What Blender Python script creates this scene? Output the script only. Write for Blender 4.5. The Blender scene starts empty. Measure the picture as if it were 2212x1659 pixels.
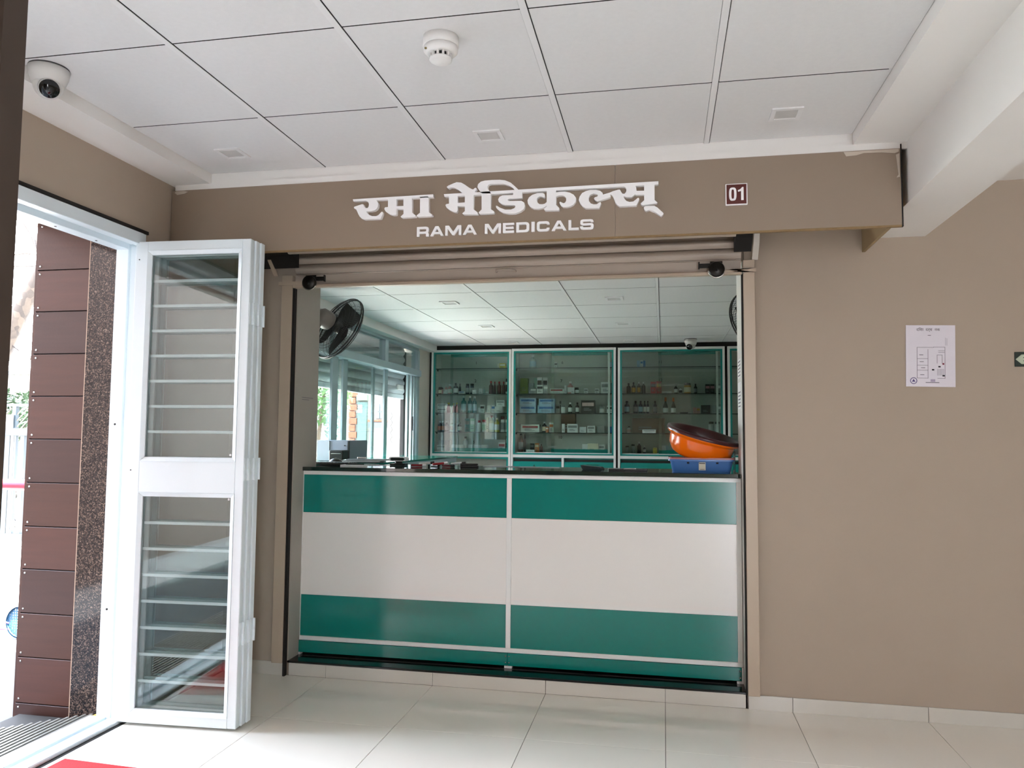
import bpy, math, random
from mathutils import Vector, Matrix
random.seed(7)
PI = math.pi
sc = bpy.context.scene
col = sc.collection

# ------------------------------------------------------------ camera, world, sun, exposure
def look_camera():
    yaw, pitch, roll = 0.1939, 0.0683, 0.0085
    cy, sy, cp, sp, cr, sr = math.cos(yaw), math.sin(yaw), math.cos(pitch), math.sin(pitch), math.cos(roll), math.sin(roll)
    f = Vector((-sy * cp, cy * cp, sp)); r0 = Vector((cy, sy, 0)); u0 = r0.cross(f)
    r = r0 * cr + u0 * sr; u = -r0 * sr + u0 * cr
    cam = bpy.data.cameras.new('camera'); o = bpy.data.objects.new('camera', cam); col.objects.link(o)
    m = Matrix((r, u, -f)).transposed().to_4x4(); m.translation = Vector((-0.0032, -3.9936, 1.3071))
    o.matrix_world = m
    cam.sensor_fit = 'HORIZONTAL'; cam.sensor_width = 36.0; cam.lens = 36.0 * 1665.99 / 2212.0
    cam.clip_start = 0.05; cam.clip_end = 200
    sc.camera = o
look_camera()

SKY = 4.3
SUN = 14.0
w = bpy.data.worlds.new('world'); sc.world = w; w.use_nodes = True
nt = w.node_tree; nt.nodes.clear()
tc = nt.nodes.new('ShaderNodeTexCoord'); sep = nt.nodes.new('ShaderNodeSeparateXYZ')
rmp = nt.nodes.new('ShaderNodeValToRGB'); bg = nt.nodes.new('ShaderNodeBackground'); wo = nt.nodes.new('ShaderNodeOutputWorld')
nt.links.new(tc.outputs['Generated'], sep.inputs[0]); nt.links.new(sep.outputs['Z'], rmp.inputs[0])
nt.links.new(rmp.outputs[0], bg.inputs['Color']); nt.links.new(bg.outputs[0], wo.inputs[0])
rmp.color_ramp.elements[0].position = 0.0; rmp.color_ramp.elements[0].color = (0.93, 0.94, 1.0, 1)
rmp.color_ramp.elements[1].position = 0.8; rmp.color_ramp.elements[1].color = (0.68, 0.80, 1.0, 1)
bg.inputs['Strength'].default_value = SKY
def sun():
    l = bpy.data.lights.new('sun', 'SUN'); l.energy = SUN; l.angle = math.radians(0.6); l.color = (1, 0.95, 0.93)
    o = bpy.data.objects.new('sun', l); col.objects.link(o)
    e = math.radians(77); d = Vector((-math.cos(e) * .8, math.cos(e) * .6, -math.sin(e)))
    o.rotation_euler = d.to_track_quat('-Z', 'Y').to_euler(); o.location = (3, 0, 8)
sun()
def portal(loc, rot, sx, sy):
    l = bpy.data.lights.new('daylight_portal', 'AREA'); l.shape = 'RECTANGLE'; l.size = sx; l.size_y = sy
    l.cycles.is_portal = True
    o = bpy.data.objects.new('daylight_portal', l); col.objects.link(o); o.location = loc; o.rotation_euler = rot
portal((-2.66, -1.95, 1.12), (0, -PI / 2, 0), 2.2, 2.4)
portal((1.45, -7.15, 1.2), (PI / 2, 0, PI), .7, 2.3)      # folding-door opening above (faces +X); here an unseen rear opening, added for front light
portal((-2.60, 1.95, 1.3), (0, -PI / 2, 0), 1.9, 3.1)       # the shop's street window
sc.view_settings.view_transform = 'Standard'; sc.view_settings.look = 'None'
sc.view_settings.gamma = 1.0; sc.view_settings.use_curve_mapping = False
sc.view_settings.exposure = 2.65
sc.cycles.max_bounces = 10; sc.cycles.diffuse_bounces = 7; sc.cycles.glossy_bounces = 5; sc.cycles.transparent_max_bounces = 24
sc.cycles.sample_clamp_indirect = 6.0
sc.cycles.use_denoising = True
try: sc.cycles.caustics_reflective = False; sc.cycles.caustics_refractive = False
except Exception: pass

# ------------------------------------------------------------ materials
def dim(h, k):       # darkens outdoor colours so strong daylight does not wash them out
    return tuple(255 * ((int(h[i:i + 2], 16) / 255) * k ** (1 / 2.2)) for i in (0, 2, 4))
def lin(c):
    if isinstance(c, str): c = tuple(int(c[i:i + 2], 16) for i in (0, 2, 4))
    return tuple(((x / 255) / 12.92 if x / 255 <= 0.04045 else ((x / 255 + 0.055) / 1.055) ** 2.4) for x in c) + (1,)
MATS = {}
def mat(name, c, rough=0.5, metal=0.0, var=0.06, vs=12.0, bump=0.0, bs=60.0, spec=0.5, coat=0.0, emit=None, c2=None):
    if name in MATS: return MATS[name]
    m = bpy.data.materials.new(name); m.use_nodes = True; N = m.node_tree; b = N.nodes['Principled BSDF']
    tc = N.nodes.new('ShaderNodeTexCoord'); nz = N.nodes.new('ShaderNodeTexNoise'); nz.inputs['Scale'].default_value = vs
    nz.inputs['Detail'].default_value = 5
    N.links.new(tc.outputs['Object'], nz.inputs['Vector'])
    mx = N.nodes.new('ShaderNodeMix'); mx.data_type = 'RGBA'
    a = lin(c); k = 1 - var
    mx.inputs['A'].default_value = tuple(x * k for x in a[:3]) + (1,) if c2 is None else lin(c2)
    mx.inputs['B'].default_value = tuple(min(1, x * (1 + var * .6)) for x in a[:3]) + (1,)
    N.links.new(nz.outputs['Fac'], mx.inputs['Factor']); N.links.new(mx.outputs['Result'], b.inputs['Base Color'])
    b.inputs['Roughness'].default_value = rough; b.inputs['Metallic'].default_value = metal
    b.inputs['Specular IOR Level'].default_value = spec; b.inputs['Coat Weight'].default_value = coat
    if coat: b.inputs['Coat Roughness'].default_value = 0.05
    if bump:
        n2 = N.nodes.new('ShaderNodeTexNoise'); n2.inputs['Scale'].default_value = bs; n2.inputs['Detail'].default_value = 4
        N.links.new(tc.outputs['Object'], n2.inputs['Vector'])
        bp = N.nodes.new('ShaderNodeBump'); bp.inputs['Strength'].default_value = bump; bp.inputs['Distance'].default_value = 0.002
        N.links.new(n2.outputs['Fac'], bp.inputs['Height']); N.links.new(bp.outputs[0], b.inputs['Normal'])
    MATS[name] = m
    return m
def glassm(name, tint=(.93, .98, .96), refl=1.0, rough=0.0):
    if name in MATS: return MATS[name]
    m = bpy.data.materials.new(name); m.use_nodes = True; N = m.node_tree; N.nodes.clear()
    t = N.nodes.new('ShaderNodeBsdfTransparent'); g = N.nodes.new('ShaderNodeBsdfGlossy'); mx = N.nodes.new('ShaderNodeMixShader')
    f = N.nodes.new('ShaderNodeFresnel'); ge = N.nodes.new('ShaderNodeNewGeometry'); io = N.nodes.new('ShaderNodeMath'); io.operation = 'MULTIPLY_ADD'; io.inputs[1].default_value = -.8333; io.inputs[2].default_value = 1.5
    N.links.new(ge.outputs['Backfacing'], io.inputs[0]); N.links.new(io.outputs[0], f.inputs['IOR']); o = N.nodes.new('ShaderNodeOutputMaterial')
    t.inputs['Color'].default_value = tint + (1,); g.inputs['Roughness'].default_value = rough
    mu = N.nodes.new('ShaderNodeMath'); mu.operation = 'MULTIPLY'; mu.inputs[1].default_value = refl
    # a little uneven dust so that the pane is procedural
    nz = N.nodes.new('ShaderNodeTexNoise'); nz.inputs['Scale'].default_value = 3.0
    ad = N.nodes.new('ShaderNodeMath'); ad.operation = 'MULTIPLY_ADD'; ad.inputs[1].default_value = 0.02
    N.links.new(nz.outputs['Fac'], ad.inputs[0]); N.links.new(f.outputs[0], mu.inputs[0]); N.links.new(mu.outputs[0], ad.inputs[2])
    N.links.new(ad.outputs[0], mx.inputs['Fac']); N.links.new(t.outputs[0], mx.inputs[1]); N.links.new(g.outputs[0], mx.inputs[2])
    N.links.new(mx.outputs[0], o.inputs['Surface']); MATS[name] = m
    return m
def stone(name, cols, scale, rough, spec=0.5, coat=0.0):
    if name in MATS: return MATS[name]
    m = bpy.data.materials.new(name); m.use_nodes = True; N = m.node_tree; b = N.nodes['Principled BSDF']
    tc = N.nodes.new('ShaderNodeTexCoord'); v = N.nodes.new('ShaderNodeTexVoronoi'); v.inputs['Scale'].default_value = scale
    nz = N.nodes.new('ShaderNodeTexNoise'); nz.inputs['Scale'].default_value = scale * .5; nz.inputs['Detail'].default_value = 8
    nz.inputs['Roughness'].default_value = .8
    r = N.nodes.new('ShaderNodeValToRGB'); mx = N.nodes.new('ShaderNodeMix'); mx.data_type = 'FLOAT'; mx.inputs['Factor'].default_value = .55
    N.links.new(tc.outputs['Object'], v.inputs['Vector']); N.links.new(tc.outputs['Object'], nz.inputs['Vector'])
    sp = N.nodes.new('ShaderNodeSeparateColor'); N.links.new(v.outputs['Color'], sp.inputs[0])
    N.links.new(sp.outputs[0], mx.inputs[2]); N.links.new(nz.outputs['Fac'], mx.inputs[3])
    N.links.new(mx.outputs[0], r.inputs[0]); N.links.new(r.outputs[0], b.inputs['Base Color'])
    e = r.color_ramp.elements
    while len(e) < len(cols): e.new(.5)
    for i, (p, c) in enumerate(cols): e[i].position = p; e[i].color = lin(c)
    b.inputs['Roughness'].default_value = rough; b.inputs['Specular IOR Level'].default_value = spec; b.inputs['Coat Weight'].default_value = coat
    MATS[name] = m
    return m

# ------------------------------------------------------------ mesh helpers
class MB:
    def __init__(s): s.v = []; s.f = []; s.mi = []; s.m = []; s.cur = 0; s.sm = []
    def use(s, m):
        if m not in s.m: s.m.append(m)
        s.cur = s.m.index(m); return s
    def add(s, vs, fs, smooth=False):
        n = len(s.v); s.v += [tuple(v) for v in vs]
        for f in fs: s.f.append([n + i for i in f]); s.mi.append(s.cur); s.sm.append(smooth)
        return s
    def box(s, x0, x1, y0, y1, z0, z1):
        if x0 > x1: x0, x1 = x1, x0
        if y0 > y1: y0, y1 = y1, y0
        if z0 > z1: z0, z1 = z1, z0
        return s.add([(x0, y0, z0), (x1, y0, z0), (x1, y1, z0), (x0, y1, z0), (x0, y0, z1), (x1, y0, z1), (x1, y1, z1), (x0, y1, z1)],
                     [(0, 3, 2, 1), (4, 5, 6, 7), (0, 1, 5, 4), (1, 2, 6, 5), (2, 3, 7, 6), (3, 0, 4, 7)])
    def prism(s, poly, y0, y1, axis='Y'):       # poly in (X,Z) for axis Y, (Y,Z) for X, (X,Y) for Z
        n = len(poly)
        P = {'Y': lambda a, b, t: (a, t, b), 'X': lambda a, b, t: (t, a, b), 'Z': lambda a, b, t: (a, b, t)}[axis]
        vs = [P(a, b, y0) for a, b in poly] + [P(a, b, y1) for a, b in poly]
        fs = [list(range(n))[::-1], list(range(n, 2 * n))] + [(i, (i + 1) % n, n + (i + 1) % n, n + i) for i in range(n)]
        return s.add(vs, fs)
    def lathe(s, prof, c=(0, 0, 0), ax='Z', seg=24, M=None, smooth=True):
        vs = []; fs = []; n = len(prof)
        for k in range(seg):
            a = 2 * PI * k / seg; ca, sa = math.cos(a), math.sin(a)
            for r, h in prof:
                p = {'Z': (r * ca, r * sa, h), 'X': (h, r * ca, r * sa), 'Y': (r * sa, h, r * ca)}[ax]
                p = Vector(p)
                if M is not None: p = M @ p
                vs.append((p[0] + c[0], p[1] + c[1], p[2] + c[2]))
        for k in range(seg):
            j = (k + 1) % seg
            for i in range(n - 1): fs.append((k * n + i, j * n + i, j * n + i + 1, k * n + i + 1))
        s.add(vs, fs, smooth)
        return s
    def tube(s, pts, r, seg=8, closed=False):
        pts = [Vector(p) for p in pts]; n = len(pts); rings = []; up = None
        R = r if isinstance(r, (list, tuple)) else [r] * n
        for i, p in enumerate(pts):
            a = pts[(i - 1) % n] if (closed or i) else p; b = pts[(i + 1) % n] if (closed or i < n - 1) else p
            t = (b - a).normalized()
            if up is None:
                up = Vector((0, 0, 1)) if abs(t.z) < .9 else Vector((1, 0, 0))
            x = t.cross(up).normalized(); y = x.cross(t).normalized(); up = y
            rings.append([p + (x * math.cos(2 * PI * k / seg) + y * math.sin(2 * PI * k / seg)) * R[i] for k in range(seg)])
        vs = [v for ring in rings for v in ring]; fs = []
        for i in range(n if closed else n - 1):
            j = (i + 1) % n
            for k in range(seg): fs.append((i * seg + k, i * seg + (k + 1) % seg, j * seg + (k + 1) % seg, j * seg + k))
        s.add(vs, fs, True)
        if not closed: s.add(rings[0], [list(range(seg))]); s.add(rings[-1], [list(range(seg))])
        return s
    def build(s, name, m=None, parent=None, bevel=0.0, origin=None, kind=None, label=None):
        import bmesh
        me = bpy.data.meshes.new(name)
        O = Vector(origin) if origin is not None else Vector((0, 0, 0))
        me.from_pydata([tuple(Vector(v) - O) for v in s.v], [], s.f)
        if m is not None: me.materials.append(m)
        for x in s.m: me.materials.append(x)
        if s.m and m is None: me.polygons.foreach_set('material_index', s.mi)
        me.polygons.foreach_set('use_smooth', s.sm)
        bm = bmesh.new(); bm.from_mesh(me); bmesh.ops.recalc_face_normals(bm, faces=bm.faces)
        if bevel: bmesh.ops.bevel(bm, geom=[e for e in bm.edges], offset=bevel, segments=1, affect='EDGES', clamp_overlap=True)
        bm.to_mesh(me); bm.free(); me.update()
        o = bpy.data.objects.new(name, me); col.objects.link(o)
        if parent is not None:
            o.parent = parent; pl = world_loc(parent); o.location = O - pl
        else: o.location = O
        if kind: o['kind'] = kind
        if label: o['label'] = label
        return o
WL = {}
def world_loc(o):
    p = Vector(o.location); q = o.parent
    while q is not None: p += Vector(q.location); q = q.parent
    return p
def thing(name, label, cat, loc=(0, 0, 0), group=None, kind=None):
    o = bpy.data.objects.new(name, None); col.objects.link(o); o.location = loc; o.empty_display_size = .05
    if kind: o['kind'] = kind
    if label: tag(o, label, cat, group)
    return o
def tag(o, label, cat, group=None):
    o['label'] = label; o['category'] = cat
    if group: o['group'] = group
    return o
def struct(o):
    o['kind'] = 'structure'; return o
def bx(name, m, parent, *b, bevel=0.0, **k): return MB().box(*b).build(name, m, parent, bevel=bevel, **k)
def text_mesh(txt, size, depth, loc, rx=PI / 2, rz=0, name='lettering', m=None, parent=None, xs=1.0, off=0.0, align='CENTER'):
    cu = bpy.data.curves.new(name, 'FONT'); cu.body = txt; cu.size = size; cu.extrude = depth; cu.offset = off
    cu.align_x = align; cu.align_y = 'CENTER'; cu.resolution_u = 4
    t = bpy.data.objects.new('tmp_text', cu); col.objects.link(t)
    dg = bpy.context.evaluated_depsgraph_get(); dg.update()
    me = bpy.data.meshes.new_from_object(t.evaluated_get(dg)); bpy.data.objects.remove(t)
    M = Matrix.Rotation(rz, 4, 'Z') @ Matrix.Rotation(rx, 4, 'X') @ Matrix.Diagonal((xs, 1, 1, 1))
    me.transform(M); me.name = name; me.materials.clear(); me.materials.append(m)
    o = bpy.data.objects.new(name, me); col.objects.link(o)
    if parent is not None: o.parent = parent; o.location = Vector(loc) - world_loc(parent)
    else: o.location = loc
    return o
# ------------------------------------------------------------ palette
WALL = mat('wall_paint', 'ab9c8c', .75, var=.05, vs=3, bump=.15, bs=220)
SIGNM = mat('sign_board_laminate', '8f7e6d', .55, var=.03, vs=2)
WHITE = mat('white_plaster', 'e6e3df', .7, var=.03, vs=4, bump=.1, bs=150)
CTILE = mat('ceiling_tile_board', 'dad9d8', .85, var=.05, vs=55, bump=.35, bs=420)
TBAR = mat('grid_bar_white', 'dedddc', .8, var=.01)
DARK = mat('dark_gap', '16130f', .8, var=.2)
FTILE = mat('floor_vitrified_tile', 'efece3', .07, var=.04, vs=2.2, spec=.55)
SKIRT = mat('skirting_tile', 'cbc7be', .20, var=.04, vs=3)
GROUT = mat('grout', '6f6a62', .9)
ALU = mat('white_powder_coated_aluminium', 'dce6ea', .32, var=.02, vs=6, spec=.5)
ALU2 = mat('silver_aluminium', 'b4bdc2', .35, metal=.35, var=.03)
BEIGEM = mat('beige_painted_steel', 'b7a692', .42, var=.05, vs=8)
SHUT = mat('beige_shutter_slat', 'b7aa9c', .40, var=.08, vs=6)
BLACK = mat('black_plastic', '14140f', .4, var=.1)
BSTEEL = mat('dark_oiled_steel', '2b2926', .35, metal=.7, var=.2, vs=30)
CHROME = mat('bright_steel', 'b9b6b0', .25, metal=.9, var=.05)
TEAL = mat('teal_laminate', '00786e', .16, var=.03, vs=1.5, spec=.5, coat=.3)
TEALD = mat('teal_trim', '0a8078', .3, var=.03)
CREAM = mat('cream_laminate', 'e4e1dc', .22, var=.02, vs=2, coat=.2)
FRAMEW = mat('cabinet_white_frame', 'dfe0dd', .35, var=.02)
BACKP = mat('cabinet_back_panel', 'b3b7af', .5, var=.03)
BGRAN = stone('black_granite', [(0, '05070a'), (.7, '0b0e12'), (1, '23282c')], 260, .12)
BGRAN_F = BGRAN
GRAN = stone('brown_speckled_granite', [(.30, '121115'), (.52, '2f2a2a'), (.66, '5a4a42'), (.82, '9a877a')], 210, .08, coat=.2)
GTOP = mat('dark_green_glass_top', '03211c', .05, var=.1, spec=.7, coat=.6)
GEDGE = mat('green_glass_edge', '0d6a58', .12, var=.1, spec=.6)
GLASS = glassm('clear_glass', (.95, .98, .97))
GLASSB = glassm('cabinet_glass', (.86, .93, .90), 1.1)
SHELFG = glassm('shelf_glass', (.72, .84, .80), 1.2)
REDF = mat('red_carpet', 'b0141c', .95, var=.2, vs=90, bump=.6, bs=300)
SIGNW = mat('white_acrylic_letter', 'f6f5f5', .35, var=.01)

# ------------------------------------------------------------ floor (tiles 600 x 600)
floor = struct(bx('floor', GROUT, None, -2.42, 6.0, -7.1, .2849, -.12, -.004))
ftile = MB().box(.0012, .5988, -.5988, -.0012, -.008, 0.0)
src = ftile.build('floor_tile', FTILE, floor, bevel=.0008)
srcx = None
for i in range(-4, 6):
    for j in range(0, 4):
        o = src if (i == -4 and j == 0) else src.copy()
        if o is not src: col.objects.link(o); o.parent = floor
        o.location = (i * .6, -j * .6, 0)
rest = bx('floor_slab', FTILE, floor, -2.395, 3.6, -7.1, -2.4012, -.006, 0.0)
rest2 = bx('floor_slab', FTILE, floor, 3.601, 6.0, -7.1, 0.0, -.006, 0.0)
# ------------------------------------------------------------ main wall with the shop opening (plane Y = 0)
wb = MB()
wb.box(-2.60, -2.026, .0, .285, 0, 2.75)
wb.box(.400, 6.0, .0, .285, 0, 2.75)
wb.box(-2.026, .400, .02, .285, 2.205, 2.75)
wall_back = struct(wb.build('wall_back', WALL))
jm = mat('jamb_grey_paint', 'a6a197', .6, var=.04)
struct(bx('trim_1', jm, None, -2.026, -2.021, .0, .285, .075, 2.2))
struct(bx('trim_2', mat('jamb_window_lit', 'dedcd6', .6), None, .3885, .3995, .005, .285, .075, 2.2))  # paler than the left jamb: window light put into its colour
# plinth: granite sill with tiled riser
pl = struct(bx('wall_plinth', GROUT, None, -2.02, .386, .008, .62, 0, .055))
for a, b in ((-2.018, -1.8), (-1.8, -1.2), (-1.2, -.6), (-.6, 0), (0, .385)):
    bx('riser_tile', SKIRT, pl, a + .001, b - .001, 0, .009, .0, .066, bevel=.0008)
bx('granite_sill', BGRAN, pl, -2.026, .388, -.004, .62, .0665, .078, bevel=.002)
# skirting right of the opening
sk = struct(bx('baseboard_right', GROUT, None, .392, 6.0, -.001, .001, 0, .066))
for a, b in ((.395, .6), (.6, 1.2), (1.2, 1.8), (1.8, 2.4), (2.4, 3.0), (3.0, 3.6), (3.6, 4.2), (4.2, 4.8), (4.8, 5.4), (5.4, 6.0)):
    bx('skirting_tile', SKIRT, sk, a + .001, b - .001, -.009, 0, 0, .068, bevel=.0008)
sk = struct(bx('baseboard_left', GROUT, None, -2.42, -2.03, -.001, .001, 0, .066))
bx('skirting_tile', SKIRT, sk, -2.40, -2.035, -.009, 0, 0, .07, bevel=.0008)
# ------------------------------------------------------------ left wall with the folding-door opening
wl = MB()
wl.box(-2.553, -2.42, -.77, .0, -.1, 2.75)
wl.box(-2.62, -2.42, -3.12, -.77, 2.262, 2.75)
wl.box(-2.62, -2.42, -7.1, -3.12, -.1, 2.75)
struct(wl.build('wall_left', WALL))
struct(bx('wall_right', WALL, None, 6.0, 6.2, -7.2, .285, 0, 2.75))
wr = MB(); wr.box(-2.62, 1.1, -7.3, -7.1, 0, 2.75); wr.box(1.1, 1.8, -7.3, -7.1, 2.4, 2.75); wr.box(1.8, 6.0, -7.3, -7.1, 0, 2.75)  # gap in this unseen wall is added to light counter and sign
struct(wr.build('wall_front', WALL))
# ------------------------------------------------------------ ceiling
XG0, YG1 = -2.2107, -1.1771
cg = MB()
cg.box(-2.62, -2.208, -7.2, .0, 2.55, 2.68)        # soffit band left
cg.box(-2.208, .79, -.585, .0, 2.55, 2.68)         # behind the sign
cg.box(.79, 6.2, -7.2, .0, 2.55, 2.68)             # soffit right
cg.box(-2.208, .79, -7.2, -6.58, 2.55, 2.68)
ceiling = struct(cg.build('ceiling', WHITE))
bx('backing_sheet', DARK, ceiling, -2.208, .79, -6.58, -.585, 2.612, 2.62)
tile_me = {}
def ctile(parent, x0, x1, y0, y1, z, name='ceiling_tile'):
    key = (round(x1 - x0, 4), round(y1 - y0, 4))
    if key in tile_me:
        o = bpy.data.objects.new(name, tile_me[key]); col.objects.link(o)
    else:
        o = MB().box(0, key[0], 0, key[1], 0, .008).build(name, CTILE, None, bevel=.0012); tile_me[key] = o.data
    o.parent = parent; o.location = Vector((x0, y0, z)) - world_loc(parent)
    return o
ys = [-.588, YG1] + [YG1 - .6 * k for k in range(1, 10)]
for k in range(5):
    x0 = XG0 + .6 * k + (.0123 if k else .0045); x1 = XG0 + .6 * (k + 1) - .0135 if k < 4 else .7885
    for a, b in zip(ys[1:], ys[:-1]): ctile(ceiling, x0, x1, a + .002, b - .0015, 2.601)
for k in range(1, 5):
    x = XG0 + .6 * k
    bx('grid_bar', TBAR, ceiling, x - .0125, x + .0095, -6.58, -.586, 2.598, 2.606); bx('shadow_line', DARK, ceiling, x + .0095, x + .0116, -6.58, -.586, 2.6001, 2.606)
for y in ys[1:]:
    for k in range(5):
        bx('cross_line', DARK, ceiling, XG0 + .6 * k + .011, min(XG0 + .6 * k + .5875, .788), y - .0000, y + .0019, 2.6004, 2.606)
bx('plaster_filler', WHITE, ceiling, -2.40, 1.0, -.597, -.585, 2.521, 2.551)
# beam towards the lobby on the right
beam = MB(); beam.box(1.0, 1.246, -7.1, -.002, 2.293, 2.55)
struct(beam.build('trim_3', WHITE))
roof = struct(bx('roof', WHITE, None, -2.9, 6.4, -7.6, 4.4, 2.76, 2.95))
struct(bx('roof_shade_added', WHITE, None, -3.75, -2.905, -7.6, -.05, 2.76, 2.95))  # unseen slab, added to throw shade on the ground by the door

# square downlights (off) and small ceiling fittings
LGR = mat('frosted_light_panel', 'c4c2bf', .5)
def downlight(x, y, z, s, label, group=None):
    t = thing('ceiling_light', label, 'ceiling light', (x, y, z), group)
    f = MB(); h = s / 2; k = s * .36
    f.box(x - h, x + h, y - h, y - k, z - .006, z).box(x - h, x + h, y + k, y + h, z - .006, z).box(x - h, x - k, y - k, y + k, z - .006, z).box(x + k, x + h, y - k, y + k, z - .006, z)
    f.build('light_frame', TBAR, t); bx('diffuser', LGR, t, x - k, x + k, y - k, y + k, z - .002, z)
    return t
downlight(-1.945, -.835, 2.601, .118, 'square white ceiling light nearest the open folding door')
downlight(-.733, -.836, 2.601, .118, 'square white ceiling light above the large Devanagari letters')
downlight(.482, -.85, 2.601, .118, 'square white ceiling light above the number 01 plate')
WORD1=[[(-1441, 2423), (-1045, 2426), (-1044, 2412), (-1439, 2413)], [(-1377, 2413), (-1364, 2406), (-1360, 2396), (-1361, 2384), (-1366, 2377), (-1376, 2378), (-1382, 2385), (-1388, 2396), (-1394, 2397), (-1424, 2389), (-1434, 2386), (-1434, 2379), (-1423, 2373), (-1417, 2361), (-1411, 2348), (-1405, 2338), (-1394, 2327), (-1382, 2323), (-1300, 2322), (-1297, 2329), (-1290, 2347), (-1291, 2355), (-1296, 2356), (-1303, 2349), (-1312, 2340), (-1323, 2336), (-1342, 2337), (-1357, 2343), (-1367, 2352), (-1373, 2362), (-1351, 2361), (-1332, 2364), (-1322, 2370), (-1315, 2382), (-1314, 2396), (-1318, 2405), (-1325, 2414)], [(-1266, 2419), (-1224, 2417), (-1222, 2341), (-1225, 2337), (-1241, 2337), (-1259, 2343), (-1276, 2356), (-1283, 2368), (-1280, 2376), (-1265, 2377)], [(-1225, 2379), (-1187, 2378), (-1187, 2362), (-1225, 2366)], [(-1190, 2417), (-1148, 2417), (-1146, 2344), (-1128, 2330), (-1130, 2323), (-1197, 2322), (-1202, 2328), (-1188, 2340)], [(-1109, 2417), (-1067, 2417), (-1065, 2342), (-1047, 2330), (-1048, 2323), (-1120, 2323), (-1124, 2330), (-1108, 2342)]]
WORD2=[[(-981, 2457), (-974, 2449), (-961, 2454), (-946, 2452), (-926, 2441), (-902, 2422), (-852, 2420), (-844, 2431), (-838, 2440), (-842, 2446), (-849, 2444), (-854, 2439), (-860, 2440), (-874, 2448), (-894, 2463), (-912, 2474), (-934, 2477), (-950, 2472), (-974, 2463)], [(-994, 2424), (-19, 2430), (-19, 2415), (-991, 2411)], [(-970, 2422), (-928, 2420), (-927, 2343), (-932, 2336), (-946, 2338), (-964, 2347), (-981, 2360), (-986, 2372), (-981, 2377), (-969, 2378)], [(-928, 2379), (-892, 2380), (-892, 2362), (-928, 2364)], [(-894, 2424), (-852, 2422), (-851, 2345), (-832, 2330), (-831, 2321), (-900, 2324), (-905, 2329), (-893, 2339)], [(-815, 2424), (-771, 2421), (-771, 2343), (-755, 2331), (-756, 2322), (-824, 2323), (-828, 2330), (-814, 2343)], [(-815, 2418), (-827, 2434), (-835, 2448), (-832, 2462), (-819, 2473), (-800, 2477), (-766, 2478), (-731, 2477), (-706, 2473), (-680, 2461), (-661, 2444), (-645, 2428), (-647, 2425), (-661, 2426), (-670, 2437), (-688, 2448), (-711, 2457), (-737, 2459), (-772, 2460), (-783, 2457), (-787, 2447), (-785, 2436), (-775, 2423), (-771, 2415)], [(-668, 2421), (-626, 2419), (-625, 2386), (-685, 2386), (-693, 2382), (-689, 2376), (-629, 2374), (-616, 2365), (-613, 2349), (-617, 2336), (-633, 2325), (-658, 2317), (-687, 2317), (-716, 2324), (-735, 2336), (-746, 2348), (-747, 2357), (-741, 2356), (-728, 2347), (-704, 2337), (-677, 2336), (-662, 2341), (-656, 2349), (-660, 2355), (-705, 2358), (-722, 2364), (-734, 2374), (-737, 2386), (-730, 2398), (-717, 2403), (-668, 2403)], [(-514, 2422), (-471, 2421), (-470, 2347), (-456, 2332), (-457, 2322), (-522, 2324), (-526, 2331), (-513, 2342)], [(-512, 2363), (-522, 2355), (-532, 2353), (-546, 2354), (-556, 2363), (-558, 2374), (-555, 2384), (-546, 2390), (-536, 2388), (-524, 2382), (-521, 2389), (-524, 2401), (-532, 2405), (-556, 2405), (-579, 2399), (-594, 2388), (-601, 2374), (-599, 2359), (-589, 2344), (-573, 2335), (-552, 2333), (-530, 2336), (-512, 2346)], [(-472, 2404), (-454, 2406), (-433, 2406), (-409, 2400), (-391, 2389), (-381, 2375), (-382, 2358), (-392, 2345), (-406, 2338), (-423, 2335), (-440, 2336), (-450, 2344), (-456, 2356), (-453, 2361), (-447, 2358), (-438, 2353), (-430, 2355), (-425, 2365), (-426, 2377), (-433, 2385), (-443, 2389), (-460, 2389), (-471, 2385)], [(-369, 2364), (-365, 2379), (-354, 2395), (-337, 2403), (-318, 2407), (-292, 2406), (-274, 2401), (-263, 2391), (-261, 2383), (-233, 2390), (-228, 2391), (-228, 2369), (-262, 2360), (-287, 2354), (-296, 2359), (-301, 2368), (-297, 2373), (-286, 2376), (-283, 2381), (-289, 2387), (-303, 2390), (-318, 2385), (-324, 2372), (-323, 2358), (-315, 2346), (-302, 2341), (-288, 2341), (-280, 2347), (-272, 2350), (-269, 2345), (-273, 2332), (-277, 2323), (-338, 2325), (-352, 2334), (-362, 2347)], [(-169, 2414), (-161, 2408), (-158, 2399), (-160, 2389), (-166, 2382), (-174, 2382), (-180, 2389), (-185, 2399), (-188, 2402), (-197, 2401), (-217, 2396), (-232, 2390), (-229, 2383), (-219, 2375), (-212, 2360), (-207, 2344), (-199, 2334), (-188, 2326), (-114, 2326), (-110, 2336), (-102, 2354), (-104, 2360), (-109, 2360), (-117, 2353), (-128, 2345), (-145, 2344), (-158, 2349), (-166, 2359), (-171, 2370), (-158, 2366), (-135, 2365), (-125, 2372), (-117, 2380), (-114, 2395), (-115, 2407), (-120, 2416), (-141, 2424), (-166, 2424)], [(-118, 2392), (-79, 2391), (-79, 2373), (-119, 2374)], [(-81, 2427), (-36, 2426), (-36, 2347), (-23, 2335), (-26, 2331), (-89, 2326), (-95, 2330), (-96, 2335), (-81, 2348)], [(-83, 2316), (-76, 2322), (-37, 2321), (-24, 2313), (-8, 2297), (2, 2287), (1, 2280), (-7, 2273), (-18, 2281), (-37, 2295), (-57, 2304), (-73, 2300), (-80, 2306)]]
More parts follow.
